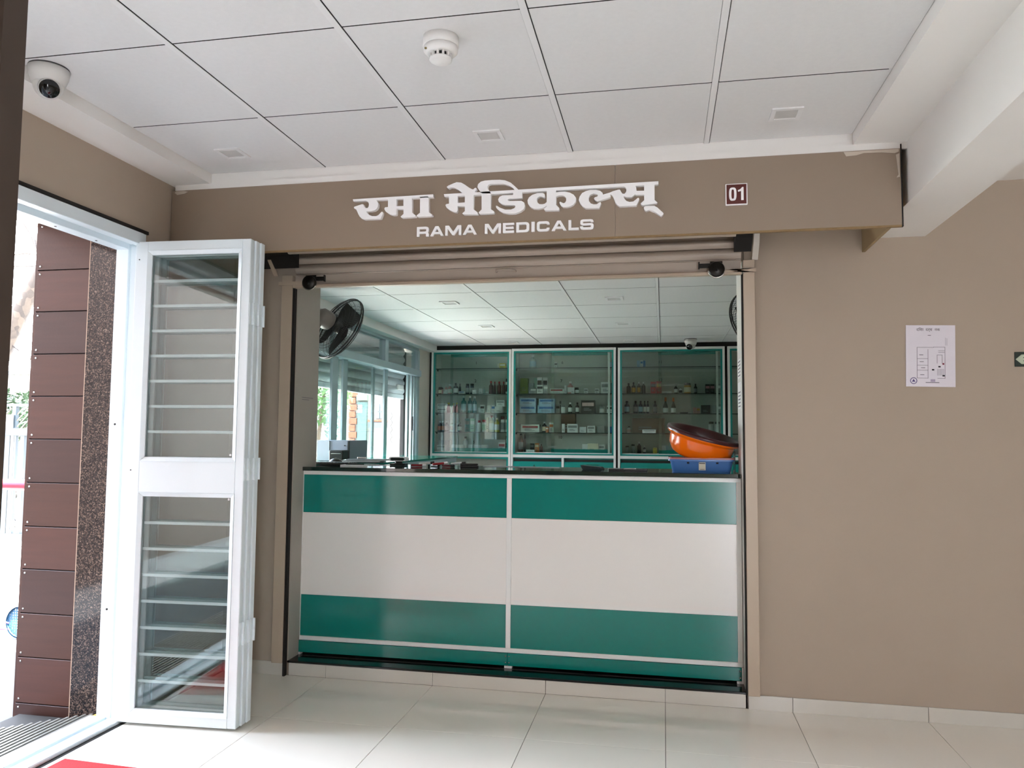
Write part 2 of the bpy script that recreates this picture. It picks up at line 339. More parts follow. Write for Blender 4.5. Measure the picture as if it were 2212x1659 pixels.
ITEMS=[
('box', -1.715, 3.98, 2.022, 0.021, 0.056, 'cream', '', '', 'small cream carton, first from left, top shelf of left cabinet', '', 'l0'),
('box', -1.669, 3.98, 2.022, 0.063, 0.059, 'yellow', '', 'white', 'yellow patterned carton, second from left, top shelf of left cabinet', '', 'l0'),
('jar', -2.388, 3.98, 1.754, 0.049, 0.078, 'amber', 'maroon', 'cream', 'brown jar with cream label, first from left, second shelf of left cabinet', '', 'l1'),
('jar', -2.34, 3.98, 1.754, 0.039, 0.071, 'pink', 'maroon', '', 'dull red jar, second from left, second shelf of left cabinet', '', 'l1'),
('box', -2.27, 3.89, 1.754, 0.036, 0.025, 'white', '', '', 'tiny white box, third from left, second shelf of left cabinet', '', 'l1'),
('bottle', -2.289, 3.98, 1.754, 0.029, 0.1, 'pink', 'white', 'white', 'pink bottle behind a small box, fourth from left, second shelf of left cabinet', '', 'l1'),
('bottle', -2.247, 3.98, 1.754, 0.047, 0.108, 'pink', 'white', 'white', 'white and pink bottle, fifth from left, second shelf of left cabinet', '', 'l1'),
('bottle', -2.181, 3.98, 1.754, 0.049, 0.122, 'black', 'black', 'white', 'black bottle with white label, sixth from left, second shelf of left cabinet', '', 'l1'),
('bottle', -2.136, 3.98, 1.754, 0.025, 0.116, 'black', 'black', '', 'slim black bottle, seventh from left, second shelf of left cabinet', '', 'l1'),
('box', -2.091, 3.9, 1.754, 0.062, 0.027, 'white', '', 'blue', 'flat white box with blue mark, eighth from left, second shelf of left cabinet', '', 'l1'),
('jar', -2.053, 3.98, 1.754, 0.04, 0.114, 'navy', 'black', 'grey', 'dark jar with grey label, ninth from left, second shelf of left cabinet', '', 'l1'),
('jar', -2.002, 3.98, 1.754, 0.043, 0.114, 'navy', 'black', 'grey', 'dark blue jar with grey label, tenth from left, second shelf of left cabinet', '', 'l1'),
('box', -1.954, 3.9, 1.754, 0.041, 0.042, 'white', '', '', 'short white box, eleventh from left, second shelf of left cabinet', '', 'l1'),
('box', -1.905, 3.98, 1.754, 0.041, 0.061, 'white', '', '', 'angled white pack, twelfth from left, second shelf of left cabinet', '', 'l1'),
('bottle', -1.869, 3.98, 1.754, 0.019, 0.076, 'clear', 'grey', '', 'small grey bottle, thirteenth from left, second shelf of left cabinet', '', 'l1'),
('box', -1.835, 3.98, 1.754, 0.031, 0.028, 'white', '', '', 'low white box, fourteenth from left, second shelf of left cabinet', '', 'l1'),
('bottle', -1.796, 3.98, 1.754, 0.042, 0.141, 'maroon', 'red', '', 'dark red syrup bottle, fifteenth from left, second shelf of left cabinet', '', 'l1'),
('bottle', -1.755, 3.98, 1.754, 0.028, 0.135, 'maroon', 'red', '', 'narrow dark red bottle, sixteenth from left, second shelf of left cabinet', '', 'l1'),
('bottle', -1.707, 3.98, 1.754, 0.042, 0.136, 'maroon', 'red', '', 'dark red bottle with clear neck, seventeenth from left, second shelf of left cabinet', '', 'l1'),
('bottle', -1.659, 3.98, 1.754, 0.032, 0.134, 'maroon', 'red', '', 'dark red bottle by jar, eighteenth from left, second shelf of left cabinet', '', 'l1'),
('jar', -1.611, 3.98, 1.754, 0.055, 0.164, 'white', 'maroon', 'maroon', 'large white jar, maroon lid, nineteenth from left, second shelf of left cabinet', '', 'l1'),
('box', -2.35, 3.98, 1.554, 0.101, 0.053, 'white', '', 'grey', 'lower white carton, first from left, third shelf of left cabinet', '', 'l2'),
('box', -2.343, 3.98, 1.608, 0.105, 0.045, 'white', '', 'grey', 'upper white carton, second from left, third shelf of left cabinet', 'S', 'l2'),
('bottle', -2.258, 3.98, 1.554, 0.046, 0.111, 'crimson', 'yellow', '', 'crimson bottle with yellow cap, third from left, third shelf of left cabinet', '', 'l2'),
('bottle', -2.202, 3.98, 1.554, 0.029, 0.104, 'red', 'yellow', '', 'small red bottle with yellow cap, fourth from left, third shelf of left cabinet', '', 'l2'),
('bottle', -2.168, 3.98, 1.554, 0.031, 0.111, 'red', 'yellow', '', 'red bottle with yellow cap, fifth from left, third shelf of left cabinet', '', 'l2'),
('bottle', -2.092, 3.98, 1.554, 0.056, 0.184, 'teal', 'white', 'paleblue', 'tall teal bottle with label, sixth from left, third shelf of left cabinet', '', 'l2'),
('bottle', -2.024, 3.98, 1.554, 0.046, 0.184, 'teal', 'white', 'paleblue', 'tall teal bottle, white cap, seventh from left, third shelf of left cabinet', '', 'l2'),
('bottle', -1.972, 3.98, 1.554, 0.046, 0.18, 'teal', 'white', 'paleblue', 'pale teal bottle, eighth from left, third shelf of left cabinet', '', 'l2'),
('jar', -1.923, 3.98, 1.554, 0.025, 0.057, 'white', 'white', '', 'little white jar, ninth from left, third shelf of left cabinet', '', 'l2'),
('box', -1.884, 3.98, 1.554, 0.048, 0.088, 'white', '', 'dark', 'white upright carton, tenth from left, third shelf of left cabinet', '', 'l2'),
('box', -1.813, 3.98, 1.554, 0.042, 0.082, 'white', '', '', 'thin white carton, eleventh from left, third shelf of left cabinet', '', 'l2'),
('box', -1.766, 3.98, 1.554, 0.038, 0.085, 'white', '', 'blue', 'white carton with blue stripe, twelfth from left, third shelf of left cabinet', '', 'l2'),
('box', -1.703, 3.98, 1.554, 0.082, 0.07, 'white', '', '', 'wide white carton, thirteenth from left, third shelf of left cabinet', '', 'l2'),
('box', -1.685, 3.98, 1.625, 0.088, 0.067, 'white', '', 'grey', 'white carton on top of another, fourteenth from left, third shelf of left cabinet', 'S', 'l2'),
('bottle', -2.376, 3.98, 1.355, 0.053, 0.113, 'black', 'white', 'orange', 'dark bottle with orange label, first from left, fourth shelf of left cabinet', '', 'l3'),
('bottle', -2.321, 3.98, 1.355, 0.036, 0.114, 'black', 'white', 'orange', 'narrow dark bottle, orange label, second from left, fourth shelf of left cabinet', '', 'l3'),
('bottle', -2.276, 3.98, 1.355, 0.041, 0.114, 'black', 'white', 'redwhite', 'dark bottle, red white label, third from left, fourth shelf of left cabinet', '', 'l3'),
('bottle', -2.222, 3.98, 1.355, 0.044, 0.119, 'white', 'white', 'redwhite', 'white bottle with red print, fourth from left, fourth shelf of left cabinet', '', 'l3'),
('box', -2.183, 3.98, 1.355, 0.031, 0.088, 'grey', '', '', 'grey carton in the shade, fifth from left, fourth shelf of left cabinet', '', 'l3'),
('bottle', -2.133, 3.98, 1.355, 0.043, 0.105, 'navy', 'white', 'white', 'dark bottle, white cap and label, sixth from left, fourth shelf of left cabinet', '', 'l3'),
('box', -2.046, 3.98, 1.355, 0.051, 0.141, 'teal', '', 'grey', 'grey green carton, seventh from left, fourth shelf of left cabinet', '', 'l3'),
('box', -1.989, 3.98, 1.355, 0.05, 0.141, 'palegreen', '', 'white', 'pale green carton, eighth from left, fourth shelf of left cabinet', '', 'l3'),
('jar', -1.92, 3.98, 1.355, 0.032, 0.123, 'white', 'red', '', 'slim white jar, red lid, ninth from left, fourth shelf of left cabinet', '', 'l3'),
('jar', -1.866, 3.98, 1.355, 0.05, 0.128, 'white', 'red', 'palegreen', 'white jar with red lid, tenth from left, fourth shelf of left cabinet', '', 'l3'),
('box', -1.827, 3.98, 1.355, 0.022, 0.153, 'cream', '', '', 'cream carton beside bottles, eleventh from left, fourth shelf of left cabinet', '', 'l3'),
('bottle', -1.785, 3.98, 1.355, 0.053, 0.173, 'cream', 'red', 'white', 'large cream bottle, red cap, twelfth from left, fourth shelf of left cabinet', '', 'l3'),
('bottle', -1.728, 3.98, 1.355, 0.056, 0.153, 'yellow', 'cream', 'white', 'yellow bottle with white label, thirteenth from left, fourth shelf of left cabinet', '', 'l3'),
('jar', -1.665, 3.98, 1.355, 0.045, 0.166, 'white', 'maroon', 'grey', 'white jar, dark red lid, fourteenth from left, fourth shelf of left cabinet', '', 'l3'),
('jar', -1.614, 3.98, 1.355, 0.046, 0.166, 'white', 'maroon', 'grey', 'speckled white jar, fifteenth from left, fourth shelf of left cabinet', '', 'l3'),
('box', -2.354, 3.98, 1.15, 0.095, 0.065, 'white', '', 'grey', 'low stack of white cartons, first from left, bottom shelf of left cabinet', '', 'l4'),
('box', -2.348, 4.05, 1.15, 0.121, 0.113, 'grey', '', '', 'grey carton behind white stack, second from left, bottom shelf of left cabinet', '', 'l4'),
('box', -2.142, 3.98, 1.15, 0.138, 0.069, 'white', '', '', 'long flat white box, third from left, bottom shelf of left cabinet', '', 'l4'),
('bottle', -2.067, 3.98, 1.15, 0.047, 0.157, 'white', 'green', 'white', 'white bottle with green cap, fourth from left, bottom shelf of left cabinet', '', 'l4'),
('box', -2.008, 3.98, 1.15, 0.05, 0.071, 'white', '', '', 'small flat white box, fifth from left, bottom shelf of left cabinet', '', 'l4'),
('box', -1.936, 3.98, 1.15, 0.076, 0.069, 'white', '', '', 'flat white carton, sixth from left, bottom shelf of left cabinet', '', 'l4'),
('box', -1.858, 3.98, 1.15, 0.064, 0.07, 'white', '', '', 'flat white pack, seventh from left, bottom shelf of left cabinet', '', 'l4'),
('box', -1.667, 3.98, 1.15, 0.074, 0.098, 'white', '', 'red', 'white carton with red stripes, eighth from left, bottom shelf of left cabinet', '', 'l4'),
('box', -1.611, 3.98, 1.15, 0.035, 0.166, 'dark', '', 'grey', 'dark striped upright pack, ninth from left, bottom shelf of left cabinet', '', 'l4'),
('bottle', -1.347, 3.98, 2.022, 0.069, 0.145, 'clear', 'white', 'paleblue', 'clear bottle with pale blue label, first from left, top shelf of middle cabinet', '', 'm0'),
('box', -1.102, 3.98, 2.022, 0.031, 0.066, 'white', '', 'dark', 'slim white carton, second from left, top shelf of middle cabinet', '', 'm0'),
('bag', -0.525, 3.98, 2.022, 0.038, 0.062, 'paleblue', '', '', 'pale blue soft pack, third from left, top shelf of middle cabinet', '', 'm0'),
('box', -1.433, 3.98, 1.754, 0.084, 0.166, 'olive', '', '', 'olive green carton, first from left, second shelf of middle cabinet', '', 'm1'),
('jar', -1.415, 3.98, 1.754, 0.039, 0.063, 'lilac', 'blue', '', 'lilac jar, second from left, second shelf of middle cabinet', '', 'm1'),
('box', -1.361, 3.98, 1.754, 0.053, 0.116, 'grey', '', '', 'grey carton, third from left, second shelf of middle cabinet', '', 'm1'),
('box', -1.327, 3.92, 1.754, 0.063, 0.059, 'grey', '', 'white', 'light grey carton in front, fourth from left, second shelf of middle cabinet', '', 'm1'),
('box', -1.323, 4.03, 1.754, 0.03, 0.174, 'palegreen', '', '', 'tall pale green carton, fifth from left, second shelf of middle cabinet', '', 'm1'),
('box', -1.272, 3.98, 1.754, 0.051, 0.175, 'white', '', 'dark', 'tall white carton, sixth from left, second shelf of middle cabinet', '', 'm1'),
('box', -1.254, 3.9, 1.754, 0.066, 0.09, 'white', '', 'dark', 'short white carton in front, seventh from left, second shelf of middle cabinet', '', 'm1'),
('box', -1.217, 4.01, 1.754, 0.048, 0.175, 'white', '', 'dark', 'tall white carton at right, eighth from left, second shelf of middle cabinet', '', 'm1'),
('box', -1.194, 3.9, 1.754, 0.048, 0.09, 'grey', '', 'white', 'short grey white carton, ninth from left, second shelf of middle cabinet', '', 'm1'),
('box', -1.087, 3.98, 1.754, 0.144, 0.056, 'white', '', 'red', 'long white carton with red band, tenth from left, second shelf of middle cabinet', '', 'm1'),
('box', -1.0, 3.98, 1.754, 0.021, 0.09, 'white', '', '', 'narrow white carton, eleventh from left, second shelf of middle cabinet', '', 'm1'),
('bottle', -0.95, 3.98, 1.754, 0.059, 0.132, 'pink', 'white', 'white', 'pink bottle with white cap, twelfth from left, second shelf of middle cabinet', '', 'm1'),
('box', -0.916, 3.91, 1.754, 0.03, 0.065, 'white', '', '', 'small white carton in front, thirteenth from left, second shelf of middle cabinet', '', 'm1'),
('jar', -0.883, 3.98, 1.754, 0.045, 0.069, 'green', 'black', 'white', 'dark green jar, fourteenth from left, second shelf of middle cabinet', '', 'm1'),
('box', -0.786, 3.98, 1.754, 0.039, 0.057, 'white', '', 'grey', 'small white carton, fifteenth from left, second shelf of middle cabinet', '', 'm1'),
('box', -0.674, 3.98, 1.754, 0.041, 0.056, 'white', '', 'grey', 'small pale carton, sixteenth from left, second shelf of middle cabinet', '', 'm1'),
('box', -0.582, 3.98, 1.754, 0.096, 0.122, 'white', '', 'grey', 'big white carton, seventeenth from left, second shelf of middle cabinet', '', 'm1'),
('bag', -0.518, 3.98, 1.754, 0.026, 0.119, 'teal', '', '', 'teal soft pack, eighteenth from left, second shelf of middle cabinet', '', 'm1'),
('box', -1.39, 3.98, 1.554, 0.17, 0.081, 'paleblue', '', 'blue', 'pale blue carton, bottom left, first from left, third shelf of middle cabinet', '', 'm2'),
('box', -1.39, 3.98, 1.638, 0.17, 0.075, 'paleblue', '', 'blue', 'pale blue carton, top left, second from left, third shelf of middle cabinet', 'S', 'm2'),
('box', -1.196, 3.98, 1.554, 0.177, 0.082, 'paleblue', '', 'blue', 'pale blue carton, bottom right, third from left, third shelf of middle cabinet', '', 'm2'),
('box', -1.191, 3.98, 1.638, 0.168, 0.069, 'paleblue', '', 'blue', 'pale blue carton, top right, fourth from left, third shelf of middle cabinet', 'S', 'm2'),
('box', -1.077, 3.98, 1.554, 0.041, 0.091, 'grey', '', 'dark', 'grey carton by blue cartons, fifth from left, third shelf of middle cabinet', '', 'm2'),
('jar', -1.026, 3.98, 1.554, 0.043, 0.082, 'white', 'grey', 'white', 'white jar, sixth from left, third shelf of middle cabinet', '', 'm2'),
('bottle', -0.951, 3.98, 1.554, 0.043, 0.113, 'green', 'white', 'white', 'dark green bottle, seventh from left, third shelf of middle cabinet', '', 'm2'),
('bottle', -0.877, 3.98, 1.554, 0.039, 0.113, 'black', 'black', 'white', 'black bottle with white label, eighth from left, third shelf of middle cabinet', '', 'm2'),
('box', -0.762, 3.98, 1.554, 0.142, 0.134, 'dark', '', 'redwhite', 'dark wrapped pack, red white band, ninth from left, third shelf of middle cabinet', '', 'm2'),
('jar', -0.623, 3.98, 1.554, 0.049, 0.075, 'clear', 'grey', 'white', 'small grey jar, tenth from left, third shelf of middle cabinet', '', 'm2'),
('box', -0.54, 3.98, 1.554, 0.062, 0.079, 'white', '', 'dark', 'white carton, eleventh from left, third shelf of middle cabinet', '', 'm2'),
('box', -1.48, 3.98, 1.355, 0.03, 0.084, 'grey', '', '', 'narrow grey carton, first from left, fourth shelf of middle cabinet', '', 'm3'),
('box', -1.363, 3.98, 1.355, 0.194, 0.081, 'white', '', 'red', 'long white carton, maroon marks, second from left, fourth shelf of middle cabinet', '', 'm3'),
('bottle', -1.22, 3.98, 1.355, 0.047, 0.112, 'black', 'white', 'cream', 'black bottle, cream label, third from left, fourth shelf of middle cabinet', '', 'm3'),
('box', -1.183, 3.93, 1.355, 0.028, 0.058, 'orange', '', 'white', 'small orange carton, fourth from left, fourth shelf of middle cabinet', '', 'm3'),
('box', -1.145, 3.98, 1.355, 0.045, 0.101, 'white', '', 'orange', 'white and orange carton, fifth from left, fourth shelf of middle cabinet', '', 'm3'),
('box', -1.02, 3.98, 1.355, 0.033, 0.089, 'white', '', '', 'white upright carton, sixth from left, fourth shelf of middle cabinet', '', 'm3'),
('box', -0.973, 4.08, 1.355, 0.147, 0.19, 'brown', '', '', 'brown cardboard box behind, seventh from left, fourth shelf of middle cabinet', '', 'm3'),
('box', -0.922, 3.98, 1.355, 0.109, 0.089, 'white', '', 'grey', 'wide white carton, eighth from left, fourth shelf of middle cabinet', '', 'm3'),
('box', -0.817, 3.98, 1.355, 0.071, 0.059, 'white', '', '', 'pale low carton, ninth from left, fourth shelf of middle cabinet', '', 'm3'),
('box', -0.732, 3.98, 1.355, 0.075, 0.072, 'white', '', 'grey', 'pale carton with grey panel, tenth from left, fourth shelf of middle cabinet', '', 'm3'),
('box', -0.631, 3.98, 1.355, 0.077, 0.069, 'grey', '', '', 'low grey carton, eleventh from left, fourth shelf of middle cabinet', '', 'm3'),
('bag', -0.535, 3.98, 1.355, 0.056, 0.065, 'blue', '', '', 'blue crumpled pack, twelfth from left, fourth shelf of middle cabinet', '', 'm3'),
('bottle', -1.469, 3.98, 1.15, 0.052, 0.191, 'amber', 'black', 'grey', 'big amber bottle, grey labels, first from left, bottom shelf of middle cabinet', '', 'm4'),
('bottle', -1.426, 3.98, 1.15, 0.026, 0.189, 'black', 'black', '', 'tall black bottle, second from left, bottom shelf of middle cabinet', '', 'm4'),
('box', -1.349, 3.9, 1.15, 0.086, 0.025, 'white', '', '', 'flat white box in front, third from left, bottom shelf of middle cabinet', '', 'm4'),
('box', -1.346, 3.98, 1.15, 0.04, 0.089, 'dark', '', 'grey', 'dark carton with ring, fourth from left, bottom shelf of middle cabinet', '', 'm4'),
('box', -1.296, 3.98, 1.15, 0.043, 0.092, 'orange', '', 'cream', 'orange carton, fifth from left, bottom shelf of middle cabinet', '', 'm4'),
('bottle', -1.252, 3.98, 1.15, 0.033, 0.083, 'amber', 'black', '', 'small amber bottle, sixth from left, bottom shelf of middle cabinet', '', 'm4'),
('box', -0.796, 3.98, 1.15, 0.054, 0.088, 'white', '', '', 'white carton above teal strip, seventh from left, bottom shelf of middle cabinet', '', 'm4'),
('box', -0.712, 3.98, 1.15, 0.106, 0.095, 'cream', '', '', 'long cream carton, eighth from left, bottom shelf of middle cabinet', '', 'm4'),
('box', -0.625, 3.98, 1.15, 0.058, 0.085, 'white', '', 'grey', 'white box near right edge, ninth from left, bottom shelf of middle cabinet', '', 'm4'),
('box', -0.25, 3.98, 2.022, 0.03, 0.074, 'paleblue', '', '', 'pale blue carton, first from left, top shelf of right cabinet', '', 'r0'),
('box', -0.218, 3.98, 2.022, 0.025, 0.077, 'white', '', 'blue', 'white and blue carton, second from left, top shelf of right cabinet', '', 'r0'),
('box', -0.191, 3.98, 2.022, 0.022, 0.071, 'blue', '', '', 'blue carton, third from left, top shelf of right cabinet', '', 'r0'),
('box', -0.392, 3.98, 1.754, 0.018, 0.067, 'grey', '', '', 'small grey carton, first from left, second shelf of right cabinet', '', 'r1'),
('bottle', -0.35, 3.98, 1.754, 0.042, 0.112, 'black', 'black', '', 'black bottle, second from left, second shelf of right cabinet', '', 'r1'),
('bottle', -0.3, 3.98, 1.754, 0.039, 0.12, 'black', 'black', 'gold', 'black bottle, gold label, third from left, second shelf of right cabinet', '', 'r1'),
('bottle', -0.246, 3.98, 1.754, 0.032, 0.124, 'black', 'white', 'gold', 'narrow black bottle, gold label, fourth from left, second shelf of right cabinet', '', 'r1'),
('bottle', -0.199, 3.98, 1.754, 0.038, 0.124, 'black', 'white', '', 'plain black bottle, fifth from left, second shelf of right cabinet', '', 'r1'),
('box', -0.102, 3.98, 1.754, 0.051, 0.122, 'red', '', 'dark', 'red and black carton, sixth from left, second shelf of right cabinet', '', 'r1'),
('box', -0.045, 3.98, 1.754, 0.051, 0.127, 'red', '', 'gold', 'red carton with gold figure, seventh from left, second shelf of right cabinet', '', 'r1'),
('box', 0.034, 3.98, 1.754, 0.096, 0.025, 'white', '', '', 'flat white packs, eighth from left, second shelf of right cabinet', '', 'r1'),
('bottle', 0.123, 3.98, 1.754, 0.036, 0.093, 'dark', 'grey', 'white', 'dark bottle with white label, ninth from left, second shelf of right cabinet', '', 'r1'),
('bottle', 0.17, 3.98, 1.754, 0.032, 0.067, 'white', 'grey', 'dark', 'small white bottle, tenth from left, second shelf of right cabinet', '', 'r1'),
('jar', 0.238, 3.98, 1.754, 0.069, 0.109, 'gold', 'black', 'cream', 'gold jar with black lid, eleventh from left, second shelf of right cabinet', '', 'r1'),
('bottle', 0.317, 3.98, 1.754, 0.033, 0.102, 'dark', 'dark', 'grey', 'slim dark bottle, twelfth from left, second shelf of right cabinet', '', 'r1'),
('box', 0.435, 3.98, 1.754, 0.044, 0.095, 'dark', '', 'pinkspot', 'dark carton with pink spots, thirteenth from left, second shelf of right cabinet', '', 'r1'),
('box', 0.481, 3.98, 1.754, 0.044, 0.095, 'dark', '', 'pinkspot', 'spotted dark carton, fourteenth from left, second shelf of right cabinet', '', 'r1'),
('box', 0.527, 3.98, 1.754, 0.03, 0.092, 'black', '', '', 'black carton, fifteenth from left, second shelf of right cabinet', '', 'r1'),
('box', 0.572, 3.98, 1.754, 0.05, 0.099, 'grey', '', 'white', 'grey carton, sixteenth from left, second shelf of right cabinet', '', 'r1'),
('bottle', -0.367, 3.98, 1.554, 0.052, 0.13, 'navy', 'black', 'paleblue', 'dark blue bottle, wide label, first from left, third shelf of right cabinet', '', 'r2'),
('bottle', -0.28, 3.98, 1.554, 0.045, 0.13, 'navy', 'black', 'grey', 'dark blue bottle, grey label, second from left, third shelf of right cabinet', '', 'r2'),
('bottle', -0.23, 3.98, 1.554, 0.042, 0.13, 'navy', 'black', 'paleblue', 'dark blue bottle, blue label, third from left, third shelf of right cabinet', '', 'r2'),
('bottle', -0.189, 3.98, 1.554, 0.027, 0.13, 'navy', 'black', 'white', 'narrow dark blue bottle, fourth from left, third shelf of right cabinet', '', 'r2'),
('bottle', -0.157, 3.98, 1.554, 0.027, 0.13, 'navy', 'black', 'white', 'narrow blue bottle, white label, fifth from left, third shelf of right cabinet', '', 'r2'),
('bottle', -0.084, 3.98, 1.554, 0.038, 0.13, 'navy', 'black', 'grey', 'dark bottle standing apart, sixth from left, third shelf of right cabinet', '', 'r2'),
('tall', 0.02, 3.98, 1.554, 0.06, 0.164, 'green', 'orange', 'white', 'long-necked bottle, orange cap, seventh from left, third shelf of right cabinet', '', 'r2'),
('tall', 0.098, 3.98, 1.554, 0.058, 0.16, 'green', 'orange', 'white', 'long-necked green bottle, eighth from left, third shelf of right cabinet', '', 'r2'),
('box', 0.201, 3.98, 1.554, 0.081, 0.013, 'black', '', '', 'flat black box, ninth from left, third shelf of right cabinet', '', 'r2'),
('box', 0.307, 3.98, 1.554, 0.031, 0.062, 'pink', '', '', 'small pink carton, tenth from left, third shelf of right cabinet', '', 'r2'),
('box', 0.343, 3.98, 1.554, 0.033, 0.059, 'pink', '', 'gold', 'pink carton with gold, eleventh from left, third shelf of right cabinet', '', 'r2'),
('box', 0.413, 3.98, 1.554, 0.089, 0.085, 'black', '', '', 'wide black carton, twelfth from left, third shelf of right cabinet', '', 'r2'),
('box', 0.488, 3.98, 1.554, 0.049, 0.085, 'grey', '', '', 'grey upright carton, thirteenth from left, third shelf of right cabinet', '', 'r2'),
('box', 0.541, 3.98, 1.554, 0.049, 0.085, 'grey', '', 'white', 'grey carton with white edge, fourteenth from left, third shelf of right cabinet', '', 'r2'),
('box', 0.581, 3.98, 1.554, 0.024, 0.089, 'black', '', '', 'slim black carton, fifteenth from left, third shelf of right cabinet', '', 'r2'),
('bottle', -0.346, 3.98, 1.355, 0.044, 0.069, 'white', 'dark', 'redwhite', 'small white bottle in shade, first from left, fourth shelf of right cabinet', '', 'r3'),
('box', -0.151, 3.98, 1.355, 0.322, 0.15, 'brown', '', '', 'long brown carton, second from left, fourth shelf of right cabinet', '', 'r3'),
('box', -0.143, 3.88, 1.355, 0.132, 0.033, 'white', '', 'grey', 'low white carton pile, third from left, fourth shelf of right cabinet', '', 'r3'),
('jar', 0.467, 3.98, 1.355, 0.055, 0.12, 'grey', 'black', '', 'grey jar, dark top, fourth from left, fourth shelf of right cabinet', '', 'r3'),
('jar', 0.526, 3.98, 1.355, 0.053, 0.12, 'grey', 'black', '', 'grey jar at right, dark top, fifth from left, fourth shelf of right cabinet', '', 'r3'),
('jar', -0.365, 3.98, 1.15, 0.039, 0.074, 'grey', 'black', '', 'small grey jar, first from left, bottom shelf of right cabinet', '', 'r4'),
('jar', -0.306, 3.98, 1.15, 0.039, 0.092, 'grey', 'dark', '', 'grey jar, second from left, bottom shelf of right cabinet', '', 'r4'),
('bottle', -0.245, 3.98, 1.15, 0.041, 0.116, 'black', 'white', '', 'black bottle with white cap, third from left, bottom shelf of right cabinet', '', 'r4'),
('bottle', -0.193, 3.98, 1.15, 0.03, 0.076, 'navy', 'white', 'white', 'small dark blue bottle, fourth from left, bottom shelf of right cabinet', '', 'r4'),
('jar', -0.087, 3.98, 1.15, 0.042, 0.058, 'yellow', 'yellow', '', 'dull yellow jar, fifth from left, bottom shelf of right cabinet', '', 'r4'),
('box', -0.001, 3.98, 1.15, 0.044, 0.078, 'grey', '', '', 'grey green carton, sixth from left, bottom shelf of right cabinet', '', 'r4'),
]
# smoke detector
t = thing('smoke_detector', 'round white smoke detector hanging from the ceiling tiles', 'smoke detector', (-.708, -1.655, 2.60))
c = (-.708, -1.655, 0)
PLW = mat('white_detector_plastic', 'e4e2df', .35)
MB().lathe([(0, 2.601), (.058, 2.601), (.059, 2.572), (.055, 2.568), (0, 2.568)], c, seg=40).build('mounting_base', PLW, t)
MB().lathe([(0, 2.568), (.0555, 2.568), (.056, 2.556), (.046, 2.545), (.040, 2.545), (0, 2.545)], c, seg=40).build('body_ring', PLW, t)
MB().lathe([(0, 2.546), (.030, 2.546), (.030, 2.531), (0, 2.531)], c, seg=32).build('sensing_chamber', DARK, t)
for k in range(12):
    a = 2 * PI * k / 12
    m = MB(); M = Matrix.Rotation(a, 4, 'Z')
    m.add([M @ Vector(p) + Vector(c) for p in [(.029, -.0035, 2.546), (.037, -.0035, 2.546), (.037, .0035, 2.546), (.029, .0035, 2.546), (.029, -.0035, 2.53), (.0345, -.0035, 2.53), (.0345, .0035, 2.53), (.029, .0035, 2.53)]],
          [(0, 3, 2, 1), (4, 5, 6, 7), (0, 1, 5, 4), (1, 2, 6, 5), (2, 3, 7, 6), (3, 0, 4, 7)])
    m.build('vent_rib', PLW, t)
MB().lathe([(0, 2.532), (.036, 2.532), (.037, 2.526), (.030, 2.521), (0, 2.519)], c, seg=36).build('cap', PLW, t)
MB().lathe([(0, 0), (.004, 0), (.004, .004), (0, .004)], (-.745, -1.70, 2.546), seg=10).build('indicator_lamp', mat('amber_lamp', '8a7a4a', .2), t)
# dome cameras
def dome_cam(loc, face, label, s=1.0):
    x, y, z = loc; t = thing('security_camera', label, 'security camera', loc)
    CM = mat('camera_white_plastic', 'd2d0cc', .35)
    MB().lathe([(0, z + .001), (.060 * s, z + .001), (.062 * s, z - .006 * s), (0, z - .006 * s)], (x, y, 0), seg=36).build('mounting_plate', mat('camera_base_dark', '3a3836', .5), t)
    MB().lathe([(0, z - .005 * s), (.062 * s, z - .005 * s), (.058 * s, z - .03 * s), (.050 * s, z - .055 * s), (.0, z - .06 * s)], (x, y, 0), seg=36).build('camera_base', CM, t)
    d = Vector(face).normalized(); cc = Vector((x, y, z - .058 * s)); q = d.to_track_quat('Z', 'Y').to_matrix().to_4x4()
    ball = MB(); r = .045 * s
    ball.lathe([(0, -r)] + [(r * math.cos(a), r * math.sin(a)) for a in [PI * (-.5 + k / 12) for k in range(1, 10)]] + [(r * .72, r * .69), (r * .70, r * .95), (0, r * .95)], cc, seg=32, M=q)
    b = ball.build('camera_eyeball', CM, t)
    MB().lathe([(0, r * .94), (r * .66, r * .94), (r * .66, r * 1.0), (0, r * 1.02)], cc, seg=28, M=q).build('lens_window', mat('black_lens_window', '040404', .08), b)
    return t
dome_cam((-2.142, -1.70, 2.601), (.62, -.55, -.55), 'white dome security camera at the upper left of the ceiling', 1.08)
dome_cam((.26, 3.58, 2.26), (-.35, -.85, -.5), 'small white dome camera on the shop ceiling above right cabinet')

# ------------------------------------------------------------ sign board
sg = thing('shop_sign', 'brown fascia board with raised white RAMA MEDICALS lettering over the shutter', 'sign', (-.7, -.59, 2.2))
bx('fascia_panel', SIGNM, sg, -2.415, -.2095, -.60, -.585, 2.198, 2.522)
bx('fascia_panel', SIGNM, sg, -.2075, .972, -.60, -.585, 2.198, 2.522)
bx('bottom_edge', mat('raw_board_edge', '8d7350', .8, var=.3, vs=40), sg, -2.415, .972, -.598, -.583, 2.190, 2.198)
bx('end_panel', mat('plywood_inner_face', 'a08a68', .8, var=.1, vs=10), sg, .958, .972, -.584, -.003, 2.225, 2.545)
bx('edge_trim', DARK, sg, .9725, .9775, -.602, -.585, 2.19, 2.54)
def letters(polys, name, z_off=0):
    m = MB()
    for i, p in enumerate(polys):
        P = [(a / 1000, b / 1000) for a, b in p]; y = -.6225 - .00012 * (i % 5)
        m.prism(P, y, -.6005)
    o = m.build(name, SIGNW, sg); tri(o); return o
